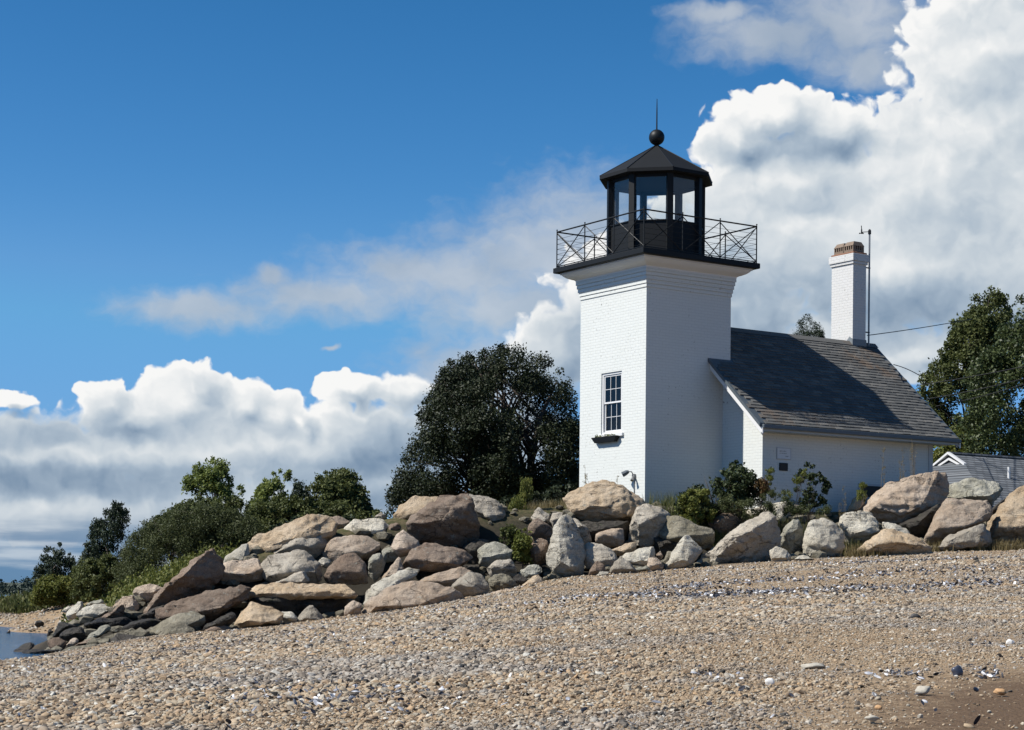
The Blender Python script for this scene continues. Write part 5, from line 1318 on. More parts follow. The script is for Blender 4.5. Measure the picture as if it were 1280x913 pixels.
def tree(name, label, cat, poly, Y, depth, nclump, rclump, nleaf, lsize, material, seed, trunk=0.12, group=None, stems=1, gaps=0.0, aspect=0.6, droop=0.0, upright=0.0, base=None, limbs=14, flat=0.5):
    rs = np.random.RandomState(seed)
    xs = [p[0] for p in poly]; ys = [p[1] for p in poly]
    pm = F / Y
    maxd = max(edge_dist(rs.uniform(min(xs), max(xs)), rs.uniform(min(ys), max(ys)), poly) for _ in range(200))
    C, Rd = [], []
    tries = 0
    while len(C) < nclump and tries < nclump * 60:
        tries += 1
        x, y = rs.uniform(min(xs), max(xs)), rs.uniform(min(ys), max(ys))
        if not in_poly(x, y, poly): continue
        ed = edge_dist(x, y, poly)
        r = rclump * rs.uniform(0.55, 1.25)
        if ed < r * pm * 0.75:
            r = max(rclump * 0.35, ed / pm / 0.85)
        hd = depth * math.sqrt(max(0.05, min(1, ed / (maxd * 0.8))))
        off = rs.uniform(-1, 1)
        off = math.copysign(abs(off) ** flat, off) * hd
        p = W(x, y, Y + off)
        if gaps and mnoise.noise(Vector(p) * 0.75 + Vector((seed, 0, 0))) < gaps - 0.55: continue
        C.append(tuple(p)); Rd.append(r)
    Ca = np.array(C); nb = (np.linalg.norm(Ca[:, None] - Ca[None], axis=2) < rclump * 2.3).sum(1)
    C = [c for c, k in zip(C, nb) if k >= 4]; Rd = [q for q, k in zip(Rd, nb) if k >= 4]
    bx0 = base if base is not None else sum(xs) / len(xs)
    gx = W(bx0, max(ys), Y).x
    gz_ = gz1(gx, Y)
    root = tag(empty(name, (gx, Y, gz_)), label, cat, group)
    C = np.array(C); org = np.array([gx, Y, gz_])
    q = leaves(C - org, np.array(Rd), nleaf, lsize, rs, aspect, droop, upright)
    fast_mesh('crown', q, 4, material, root)
    if trunk:
        top = C[:, 2].max() - gz_
        for sidx in range(stems):
            m = MB()
            sx = 0 if stems == 1 else rs.uniform(-0.16, 0.16) * (max(xs) - min(xs)) / pm
            cxm = (C[:, 0].mean() - gx) * 0.7 + sx
            pts = [Vector((sx * 0.6, 0, -0.25)), Vector((sx * .8 + cxm * .2 + rs.uniform(-.1, .1), rs.uniform(-.1, .1), top * 0.3)), Vector((sx + cxm * .5 + rs.uniform(-.2, .2), rs.uniform(-.2, .2), top * 0.6)), Vector((sx + cxm + rs.uniform(-.2, .2), rs.uniform(-.2, .2), top * 0.80))]
            m.tube(pts, [trunk, trunk * .8, trunk * .5, trunk * .12], 7)
            for j in rs.choice(len(C), min(limbs, len(C)), replace=False):
                e = Vector(C[j] - org)
                t = rs.uniform(0.25, 0.8) * min(1.0, max(0.25, e.z / max(top, .1)))
                k = min(2, int(t * 3)); s0 = pts[k].lerp(pts[k + 1], t * 3 - k)
                mid = s0.lerp(e, 0.5) + Vector((0, 0, 0.12 * (e - s0).length))
                r0 = trunk * 0.38
                m.tube([s0, mid, e], [r0, r0 * .6, r0 * .15], 5)
            m.build('trunk', 'bark', root, smooth=True)
    return root

G1 = 'trees on the far bank of the cove'
tree('shade_tree', 'large round dense dark tree left of the lighthouse tower', 'tree',
     [(486, 645), (482, 622), (499, 582), (514, 545), (529, 505), (545, 473), (566, 449), (600, 437), (640, 431), (682, 439), (706, 465), (722, 492), (735, 540), (745, 645)],
     62, 3.2, 420, 0.42, 125000, 0.045, 'leaf_dark', 21, 0.15, stems=4, gaps=0.27, base=625, limbs=40)
tree('broadleaf_tree', 'large glossy leaved tree at the right edge of the picture', 'tree',
     [(1215, 580), (1200, 548), (1196, 520), (1200, 482), (1216, 452), (1236, 432), (1256, 402), (1268, 376), (1282, 358), (1360, 330), (1430, 380), (1440, 560), (1400, 590)],
     68, 2.8, 330, 0.45, 95000, 0.058, 'leaf_right', 22, 0.18, base=1310, gaps=0.1)
tree('tall_tree', 'tall feathery green tree rising behind the right hand tree', 'tree',
     [(1152, 560), (1144, 505), (1150, 472), (1166, 450), (1186, 425), (1190, 404), (1212, 388), (1215, 366), (1240, 357), (1262, 374), (1268, 410), (1255, 470), (1240, 560)],
     76, 1.8, 230, 0.36, 48000, 0.06, 'leaf_mid', 23, 0.12, base=1215, gaps=0.15, limbs=30)
tree('low_tree', 'bright green low tree just right of the house eave', 'tree',
     [(1160, 620), (1165, 570), (1178, 545), (1195, 535), (1225, 545), (1235, 620)], 70, 1.3, 60, 0.38, 12000, 0.07, 'leaf_moss', 33, 0.06, base=1195)
tree('spruce_tree', 'small dark spruce top showing above the house ridge', 'tree',
     [(984, 470), (986, 412), (996, 404), (1003, 396), (1009, 389), (1016, 397), (1024, 404), (1030, 414), (1034, 470)], 64, 0.6, 190, 0.13, 12000, 0.036, 'leaf_cedar', 24, 0.05, base=1009, aspect=0.25, gaps=0.1)
tree('cedar_tree', 'leftmost dark ragged cedar on the bank', 'tree',
     [(44, 752), (40, 722), (48, 697), (56, 682), (66, 686), (74, 677), (86, 690), (96, 704), (108, 742), (100, 756)], 72, 0.8, 130, 0.20, 14000, 0.055, 'leaf_cedar', 25, 0.05, G1, base=72, upright=0.5, aspect=0.35)
tree('shore_bush', 'yellow green bush at the foot of the leftmost cedar', 'shrub',
     [(36, 756), (44, 728), (64, 718), (90, 722), (108, 735), (112, 758)], 69.5, 0.7, 70, 0.24, 12000, 0.05, 'leaf_moss', 45, 0.03, 'bushes on the bank', base=75)
tree('cedar_tree', 'taller dark cedar with a leaning tip left of the olive bush', 'tree',
     [(98, 745), (104, 690), (112, 660), (118, 640), (128, 630), (138, 634), (146, 625), (158, 632), (163, 630), (160, 660), (170, 700), (165, 742)], 69, 0.8, 150, 0.21, 17000, 0.055, 'leaf_cedar', 26, 0.06, G1, base=138, upright=0.5, aspect=0.35)
tree('shore_bush', 'mid green bush in front of the taller dark cedar', 'shrub',
     [(88, 752), (96, 715), (112, 695), (134, 690), (150, 705), (152, 740), (140, 752)], 67.5, 0.7, 80, 0.24, 13000, 0.05, 'leaf_mid', 46, 0.03, 'bushes on the bank', base=120)
tree('olive_bush', 'wide feathery grey green bush along the bank', 'shrub',
     [(138, 735), (146, 700), (160, 672), (182, 652), (205, 640), (240, 628), (285, 632), (322, 648), (345, 680), (330, 700), (285, 705), (230, 715), (180, 735)],
     66, 1.3, 340, 0.32, 70000, 0.048, 'leaf_olive', 27, 0.05, 'bushes on the bank', stems=4, base=235, aspect=0.3)
tree('airy_tree', 'tall airy light green tree above the olive bush', 'tree',
     [(220, 622), (226, 600), (246, 582), (270, 570), (296, 572), (312, 590), (320, 602), (302, 618), (296, 650), (282, 690), (248, 690), (240, 640)],
     73, 1.2, 150, 0.23, 12000, 0.06, 'leaf_bright', 28, 0.05, G1, base=268, gaps=0.40, limbs=45)
tree('leafy_tree', 'green open crowned tree left of the dark pointed cedar', 'tree',
     [(300, 680), (308, 640), (322, 610), (340, 591), (360, 587), (373, 604), (372, 640), (368, 690)], 72, 1.1, 130, 0.25, 16000, 0.062, 'leaf_bright', 29, 0.055, G1, base=345, gaps=0.25, limbs=30)
tree('cedar_tree', 'dark pointed cedar between two green leafy trees', 'tree',
     [(352, 690), (360, 640), (368, 602), (375, 593), (383, 606), (392, 650), (400, 690)], 70, 0.6, 100, 0.20, 11000, 0.055, 'leaf_cedar', 30, 0.06, G1, base=376, upright=0.4, aspect=0.35)
tree('leafy_tree', 'broad mid green tree just left of the gap beside the large dark tree', 'tree',
     [(378, 690), (383, 610), (398, 590), (430, 586), (450, 593), (456, 612), (462, 628), (470, 645), (470, 680), (420, 690)], 71, 1.3, 190, 0.29, 28000, 0.062, 'leaf_mid', 31, 0.07, G1, base=420, gaps=0.12)
tree('shore_bush', 'low green bush under the bright gap of sky', 'shrub',
     [(440, 690), (448, 645), (465, 634), (482, 640), (494, 660), (500, 690)], 68, 0.7, 60, 0.26, 10000, 0.06, 'leaf_mid', 47, 0.04, 'bushes on the bank', base=470)
tree('shore_bush', 'dark bush filling behind the crest boulders left of centre', 'shrub',
     [(330, 705), (340, 660), (380, 645), (430, 645), (480, 655), (500, 690), (480, 705)], 66, 0.8, 110, 0.30, 16000, 0.06, 'leaf_cedar', 48, 0.05, 'bushes on the bank', base=410)
tree('shore_bush', 'green thicket below the open crowned tree, behind the long ochre boulder', 'shrub',
     [(285, 700), (298, 650), (315, 628), (345, 618), (385, 622), (430, 628), (468, 645), (475, 695), (380, 700)], 69.3, 0.8, 170, 0.28, 30000, 0.052, 'leaf_mid', 55, 0.04, 'bushes on the bank', base=380, stems=3)
tree('shore_bush', 'green bush between the olive bush and the tall airy tree', 'shrub',
     [(165, 690), (185, 655), (215, 632), (245, 622), (300, 622), (320, 640), (300, 680), (230, 690)], 70.5, 0.8, 130, 0.28, 22000, 0.052, 'leaf_mid', 56, 0.04, 'bushes on the bank', base=240, stems=2)
tree('shore_bush', 'dark green bush between the two left hand cedars', 'shrub',
     [(84, 748), (90, 712), (100, 694), (116, 690), (126, 712), (124, 748)], 70.6, 0.6, 60, 0.24, 10000, 0.05, 'leaf_mid', 57, 0.03, 'bushes on the bank', base=104)
# shrubs near the boulders and walls
GS = 'shrubs among the boulders'
tree('upright_shrub', 'light green upright shrub growing between the crest boulders', 'shrub',
     [(634, 665), (637, 632), (645, 608), (654, 597), (664, 597), (666, 612), (660, 632), (670, 645), (668, 668)], 46.0, 0.35, 46, 0.13, 6500, 0.034, 'leaf_moss', 34, 0.02, GS, base=652, upright=0.65, aspect=0.3)
tree('yellow_shrub', 'yellow green shrub left of the tall pale boulder', 'shrub',
     [(640, 705), (641, 680), (648, 664), (662, 660), (668, 672), (662, 690), (666, 706)], 43.2, 0.3, 36, 0.12, 4500, 0.032, 'leaf_yellow', 35, 0.02, GS, base=653)
tree('small_shrub', 'small dark green shrub below the pale grey crest boulder', 'shrub',
     [(622, 680), (626, 662), (640, 656), (650, 664), (648, 682)], 43.6, 0.25, 24, 0.11, 2600, 0.032, 'leaf_mid', 36, 0.015, GS, base=636)
tree('thicket', 'dark undergrowth at the foot of the large round tree by the tower', 'shrub',
     [(600, 660), (606, 630), (640, 620), (680, 615), (705, 600), (724, 610), (724, 660)], 50.5, 0.8, 60, 0.25, 9000, 0.05, 'leaf_dark', 37, 0.03, GS, base=660, upright=0.3)
tree('wall_bush', 'dark green leafy bush growing against the house corner', 'shrub',
     [(842, 640), (846, 618), (862, 608), (880, 603), (902, 592), (912, 580), (922, 577), (936, 588), (950, 594), (957, 606), (952, 622), (930, 632), (890, 645), (860, 648)], 46.6, 0.5, 90, 0.15, 8500, 0.042, 'leaf_bush', 38, 0.025, GS, stems=3, base=905)
tree('low_bush', 'low yellowish bush spreading left of the dark green wall bush', 'shrub',
     [(838, 645), (846, 622), (866, 612), (888, 612), (900, 630), (890, 655), (860, 658)], 45.9, 0.4, 40, 0.15, 4800, 0.038, 'leaf_moss', 39, 0.02, GS, base=868, upright=0.3)
tree('vine_shrub', 'straggly dark shrub climbing in front of the notice board wall', 'shrub',
     [(985, 625), (988, 602), (996, 586), (1003, 568), (1012, 564), (1017, 580), (1026, 592), (1042, 606), (1034, 614), (1036, 632), (1005, 636)], 47.2, 0.35, 95, 0.075, 2300, 0.038, 'leaf_bush', 40, 0.012, GS, base=1010, gaps=0.25, limbs=30)
tree('tangled_growth', 'low tangle of weeds and brambles along the foot of the house wall', 'shrub',
     [(836, 652), (846, 630), (880, 620), (926, 616), (962, 612), (1000, 616), (1030, 626), (1046, 640), (1000, 650), (920, 656)], 46.15, 0.35, 150, 0.10, 12000, 0.028, 'leaf_olive', 58, 0.01, GS, base=930, stems=4, upright=0.35, aspect=0.35, gaps=0.15)
tree('reddish_shrub', 'small reddish leaved plant beside the sunlit strip of wall', 'shrub',
     [(944, 622), (942, 605), (950, 596), (960, 602), (964, 620)], 46.3, 0.2, 20, 0.09, 1500, 0.03, 'leaf_red', 41, 0.012, GS, base=953)
for k, (poly, lab, sd_) in enumerate((
        ([(958, 625), (957, 590), (962, 572), (968, 590), (970, 625)], 'tall goldenrod at the left of the notice board', 51),
        ([(972, 632), (980, 605), (998, 590), (1012, 584), (1004, 600), (990, 632)], 'goldenrod leaning right in front of the straggly shrub', 52),
        ([(1070, 625), (1072, 606), (1078, 598), (1084, 608), (1084, 628)], 'short goldenrod at the tip of the huge slanted boulder', 53))):
    tree('goldenrod', lab, 'plant', poly, 46.4, 0.12, 22, 0.07, 900, 0.03, 'leaf_yellow', sd_, 0.008, 'wild plants at the wall foot', upright=0.6, aspect=0.25)

# ground cover on the far bank, far wood, grass
def carpet(name, label, cat, poly, Ya, Yb, n, size, material, seed, hgt=0.3, upright=0.5):
    rs = np.random.RandomState(seed)
    xs = [p[0] for p in poly]; ys = [p[1] for p in poly]
    P_ = []
    while len(P_) < n:
        x, y = rs.uniform(min(xs), max(xs)), rs.uniform(min(ys), max(ys))
        if in_poly(x, y, poly): P_.append((x, y))
    P_ = np.array(P_)
    f = (P_[:, 1] - min(ys)) / (max(ys) - min(ys))
    Y = Yb + (Ya - Yb) * f
    X = np.array([ray(a, b)[0] for a, b in P_]) * Y
    Z = ground_z(X, Y)
    want = np.array([ray(a, b)[1] for a, b in P_]) * Y + CAMZ
    Z = Z + np.clip(want - Z, 0, 0.9) * rs.uniform(0.2, 1, n) + rs.uniform(0, hgt, n)
    q = leaves(np.stack([X, Y, Z], 1), np.full(n, hgt), n * 14, size, rs, 0.45, 0, upright)
    return tag(fast_mesh(name, q, 4, material), label, cat, kind='stuff')
carpet('bank_creeper', 'green creeping plants covering the bank behind the left boulders', 'ground cover', [(78, 756), (120, 738), (165, 722), (215, 708), (262, 690), (300, 690), (260, 715), (210, 735), (165, 752), (120, 768)], 46.5, 64, 1400, 0.055, 'leaf_moss', 61, 0.22)
carpet('bank_grass', 'dry olive grass on the far bank of the cove', 'grass', [(0, 764), (0, 752), (40, 748), (80, 742), (120, 745), (120, 765), (60, 768)], 73, 84, 900, 0.10, 'grass_green', 62, 0.22, 0.7)

def far_wood():
    rs = np.random.RandomState(71)
    m = MB()
    m.add([(-1500, 700, -1), (1500, 700, -1), (1500, 1000, 6), (-1500, 1000, 6), (-1500, 1000, -2), (1500, 1000, -2)], [(0, 1, 2, 3), (3, 2, 5, 4)])
    plain('far_soil', (0.05, 0.06, 0.035), 0.95, 0.2, 0.1)
    tag(m.build('far_shore', 'far_soil'), kind='structure')
    X = rs.uniform(-330, 330, 900); Y = rs.uniform(700, 760, 900)
    Z = (Y - 700) / 300 * 7 - 1 + rs.uniform(0.5, 6.0, 900) * (0.75 + 0.25 * np.sin(X * 0.05) + 0.2 * np.sin(X * 0.13 + 1))
    q = leaves(np.stack([X, Y, Z], 1), rs.uniform(1.2, 2.4, 900), 60000, 0.5, rs, 0.6)
    tag(fast_mesh('far_wood', q, 4, 'leaf_far'), 'dark distant wood on the far shore at the left edge', 'wood', kind='stuff')
far_wood()

def grass(name, label, spots, n, hmin, hmax, material, seed):
    """thin curved blades; spots = (x, y, spread) in world metres"""
    rs = np.random.RandomState(seed)
    sp = np.array(spots); k = rs.randint(0, len(sp), n)
    X = sp[k, 0] + rs.normal(size=n) * sp[k, 2]; Y = sp[k, 1] + rs.normal(size=n) * sp[k, 2] * 0.6
    Z = ground_z(X, Y) - 0.03
    h = rs.uniform(hmin, hmax, n); a = rs.uniform(0, 6.28, n); lean = rs.uniform(0.05, 0.5, n) * h
    w = rs.uniform(0.004, 0.009, n)
    b = np.stack([X, Y, Z], 1); sd_ = np.stack([-np.sin(a), np.cos(a), np.zeros(n)], 1) * w[:, None]
    ln = np.stack([np.cos(a) * lean, np.sin(a) * lean, h], 1)
    mid = b + ln * np.array([0.35, 0.35, 0.6]); tip = b + ln
    q = np.stack([b - sd_, b + sd_, mid + sd_ * .7, mid - sd_ * .7, mid - sd_ * .7, mid + sd_ * .7, tip + sd_ * .15, tip - sd_ * .15], 1).reshape(-1, 3)
    return tag(fast_mesh(name, q, 4, material), label, 'grass', kind='stuff')
def gs(px, Y, s): return (W(px, 650, Y).x, Y, s)
grass('green_grass', 'rough green grass along the foot of the tower and house walls', [gs(p, 46.2 + (i % 4) * 0.35, 0.25) for i, p in enumerate(range(820, 1100, 7))] + [gs(p, 46.0, 0.2) for p in range(850, 960, 8)], 9000, 0.12, 0.42, 'grass_green', 81)
grass('dry_grass', 'dry yellow grass growing at the foot of the right hand boulders', [gs(p, base_Y(p) + d, 0.11) for p, d in ((1066, .5), (1078, .35), (1090, .6), (1098, .3), (1112, .5), (1130, .4), (1142, .7), (1165, .9), (1180, 1.0), (1192, .7), (1205, .9), (1222, .5), (1240, .6), (1252, .3), (1262, .5), (1275, .4))] + [gs(p, 46.3, 0.3) for p in range(900, 1080, 9)] + [gs(p, 47.6, 0.4) for p in range(640, 730, 10)], 6500, 0.10, 0.34, 'grass_dry', 82)

def stalk(name, label, px, pyb, pyt, Y, seed, n=5):
    rg = random.Random(seed)
    b = W(px, pyb, Y); b.z = gz1(b.x, b.y) - 0.05
    top = W(px + rg.uniform(-3, 5), pyt, Y)
    o = tag(empty(name, b), label, 'plant', 'tall dry stalks')
    hgt = top.z - b.z
    m = MB(); seeds = []
    for k in range(n):
        e = Vector((top.x - b.x + rg.uniform(-.12, .12) * (k > 0), rg.uniform(-.1, .1), hgt * (1 if k == 0 else rg.uniform(.65, .97))))
        p = [Vector((rg.uniform(-.03, .03), 0, 0)), e * 0.5 + Vector((rg.uniform(-.04, .04), 0, 0)), e]
        m.tube(p, [0.005, 0.004, 0.002], 4)
        for j in range(14):
            t = rg.uniform(0.55, 1.0)
            seeds.append(tuple(p[1].lerp(p[2], (t - .5) * 2) + Vector((rg.gauss(0, .02), rg.gauss(0, .02), 0))))
    m.build('stem', 'dry_stalk', o)
    rs = np.random.RandomState(seed)
    q = leaves(np.array(seeds), np.full(len(seeds), 0.025), 200, 0.018, rs, 0.3, 0, 0.6)
    fast_mesh('seed_head', q, 4, 'grass_dry', o)
stalk('dry_stalk', 'tallest dry reed stalk in front of the house wall by the corner', 1142, 625, 548, 49.6, 91, 6)
stalk('dry_stalk', 'dry reed stalk left of the tallest one by the house corner', 1128, 625, 562, 49.4, 92, 4)
stalk('dry_stalk', 'single thin stalk in the middle of the shaded house wall', 1101, 630, 561, 49.2, 93, 2)
stalk('dry_stalk', 'thin dry stalks below the middle of the house wall', 1052, 640, 606, 46.8, 94, 4)
stalk('dry_stalk', 'thin grass stalks on the big tan boulder before the tower', 769, 615, 594, 46.4, 95, 3)
stalk('dry_stalk', 'thin stalks at the left foot of the tower', 731, 625, 580, 47.4, 96, 3)

# ------------------------------------------------------------------ beach: pebbles, shells, single stones
def gn_scatter(name, pts, rot, scl, material, kind, label, cat, subdiv=2, variants=6, rough=0.35):
    me = bpy.data.meshes.new(name)
    me.vertices.add(len(pts)); me.vertices.foreach_set('co', pts.astype(np.float32).ravel())
    for nm, arr in (('rot', rot), ('scl', scl)):
        a = me.attributes.new(nm, 'FLOAT_VECTOR', 'POINT'); a.data.foreach_set('vector', arr.astype(np.float32).ravel())
    o = bpy.data.objects.new(name, me); COL.objects.link(o)
    g = bpy.data.node_groups.new(name, 'GeometryNodeTree')
    g.interface.new_socket('Geometry', in_out='INPUT', socket_type='NodeSocketGeometry')
    g.interface.new_socket('Geometry', in_out='OUTPUT', socket_type='NodeSocketGeometry')
    N = g.nodes; Lk = g.links
    gi = N.new('NodeGroupInput'); go = N.new('NodeGroupOutput')
    gti = N.new('GeometryNodeGeometryToInstance')
    for k in range(variants):
        pos = N.new('GeometryNodeInputPosition')
        if kind == 'shell':
            ms = N.new('GeometryNodeMeshUVSphere'); ms.inputs['Segments'].default_value = 8; ms.inputs['Rings'].default_value = 5; ms.inputs['Radius'].default_value = 1
            msh = ms.outputs['Mesh']
        else:
            ms = N.new('GeometryNodeMeshIcoSphere'); ms.inputs['Subdivisions'].default_value = subdiv; ms.inputs['Radius'].default_value = 1
            msh = ms.outputs['Mesh']
        nz = N.new('ShaderNodeTexNoise'); nz.noise_dimensions = '4D'; nz.inputs['W'].default_value = 3.7 * k + 1; nz.inputs['Scale'].default_value = 0.75; nz.inputs['Detail'].default_value = 2
        Lk.new(pos.outputs[0], nz.inputs['Vector'])
        sub = N.new('ShaderNodeVectorMath'); sub.operation = 'SUBTRACT'; Lk.new(nz.outputs['Color'], sub.inputs[0]); sub.inputs[1].default_value = (.5, .5, .5)
        sc = N.new('ShaderNodeVectorMath'); sc.operation = 'SCALE'; Lk.new(sub.outputs[0], sc.inputs[0]); sc.inputs['Scale'].default_value = rough * 4
        sp = N.new('GeometryNodeSetPosition'); Lk.new(msh, sp.inputs['Geometry']); Lk.new(sc.outputs[0], sp.inputs['Offset'])
        src = sp.outputs[0]
        if kind == 'shell':                         # fold the lower half up: a thin cupped valve
            pos2 = N.new('GeometryNodeInputPosition')
            sx = N.new('ShaderNodeSeparateXYZ'); Lk.new(pos2.outputs[0], sx.inputs[0])
            ab = N.new('ShaderNodeMath'); ab.operation = 'ABSOLUTE'; Lk.new(sx.outputs[2], ab.inputs[0])
            lt = N.new('ShaderNodeMath'); lt.operation = 'LESS_THAN'; Lk.new(sx.outputs[2], lt.inputs[0]); lt.inputs[1].default_value = 0
            ml = N.new('ShaderNodeMath'); ml.operation = 'MULTIPLY'; Lk.new(ab.outputs[0], ml.inputs[0]); Lk.new(lt.outputs[0], ml.inputs[1])
            m2 = N.new('ShaderNodeMath'); m2.operation = 'MULTIPLY'; Lk.new(ml.outputs[0], m2.inputs[0]); m2.inputs[1].default_value = 1.75
            cb = N.new('ShaderNodeCombineXYZ'); Lk.new(m2.outputs[0], cb.inputs[2])
            sp2 = N.new('GeometryNodeSetPosition'); Lk.new(src, sp2.inputs['Geometry']); Lk.new(cb.outputs[0], sp2.inputs['Offset'])
            src = sp2.outputs[0]
        if kind == 'shell' or k % 4 == 0:
            ss = N.new('GeometryNodeSetShadeSmooth'); Lk.new(src, ss.inputs[0]); src = ss.outputs[0]
        sm = N.new('GeometryNodeSetMaterial'); Lk.new(src, sm.inputs[0]); sm.inputs['Material'].default_value = MATS[material]
        Lk.new(sm.outputs[0], gti.inputs[0])
    iop = N.new('GeometryNodeInstanceOnPoints')
    Lk.new(gi.outputs[0], iop.inputs['Points']); Lk.new(gti.outputs[0], iop.inputs['Instance'])
    iop.inputs['Pick Instance'].default_value = True
    rv = N.new('FunctionNodeRandomValue'); rv.data_type = 'INT'; rv.inputs['Min'].default_value = 0; rv.inputs['Max'].default_value = variants - 1
    Lk.new([x for x in rv.outputs if x.enabled][0] if any(x.enabled for x in rv.outputs) else rv.outputs[2], iop.inputs['Instance Index'])
    for nm, sock in (('rot', 'Rotation'), ('scl', 'Scale')):
        na = N.new('GeometryNodeInputNamedAttribute'); na.data_type = 'FLOAT_VECTOR'; na.inputs['Name'].default_value = nm
        if sock == 'Rotation':
            er = N.new('FunctionNodeEulerToRotation'); Lk.new(na.outputs['Attribute'], er.inputs[0]); Lk.new(er.outputs[0], iop.inputs[sock])
        else: Lk.new(na.outputs['Attribute'], iop.inputs[sock])
    Lk.new(iop.outputs[0], go.inputs[0])
    md = o.modifiers.new('scatter', 'NODES'); md.node_group = g
    return tag(o, label, cat, kind='stuff')

def pebble_mat():
    t, b, o = mat('pebble'); r = orand(t); c = objco(t)
    col = t.ramp(r, [(0.0, (0.030, 0.027, 0.022)), (0.06, (0.086, 0.071, 0.054)), (0.16, (0.209, 0.148, 0.094)), (0.40, (0.307, 0.225, 0.141)), (0.60, (0.344, 0.271, 0.182)), (0.76, (0.282, 0.253, 0.200)), (0.86, (0.369, 0.246, 0.137)), (0.94, (0.404, 0.358, 0.281)), (1.0, (0.491, 0.475, 0.419))])
    g = t.new('ShaderNodeNewGeometry').outputs['Position']
    patch = t.smooth(t.noise(t.vm('MULTIPLY', g, (0.45, 1.0, 1)), 0.9, 4, 0.6), 0.45, 0.62)
    grey = t.mix(r, (0.06, 0.06, 0.058), (0.36, 0.34, 0.31))
    col = t.mix(t.m('MULTIPLY', patch, 0.62), col, grey)
    n = t.noise(c, 2.2, 3, 0.6)
    col = t.mix(0.5, col, t.ramp(n, [(0.3, (0.6, 0.6, 0.6)), (0.7, (1.35, 1.35, 1.35))]), 'MULTIPLY')
    t.link(col, b.inputs['Base Color']); setp(b, None, 0.8, None, 0.25)
def shell_mat():
    t, b, o = mat('mussel_shell'); r = orand(t)
    col = t.ramp(r, [(0.0, (0.012, 0.013, 0.018)), (0.35, (0.035, 0.038, 0.05)), (0.58, (0.10, 0.105, 0.12)), (0.75, (0.30, 0.31, 0.34)), (0.9, (0.55, 0.55, 0.56)), (1.0, (0.75, 0.74, 0.72))])
    t.link(col, b.inputs['Base Color']); setp(b, None, 0.4, None, 0.4)
pebble_mat(); shell_mat()

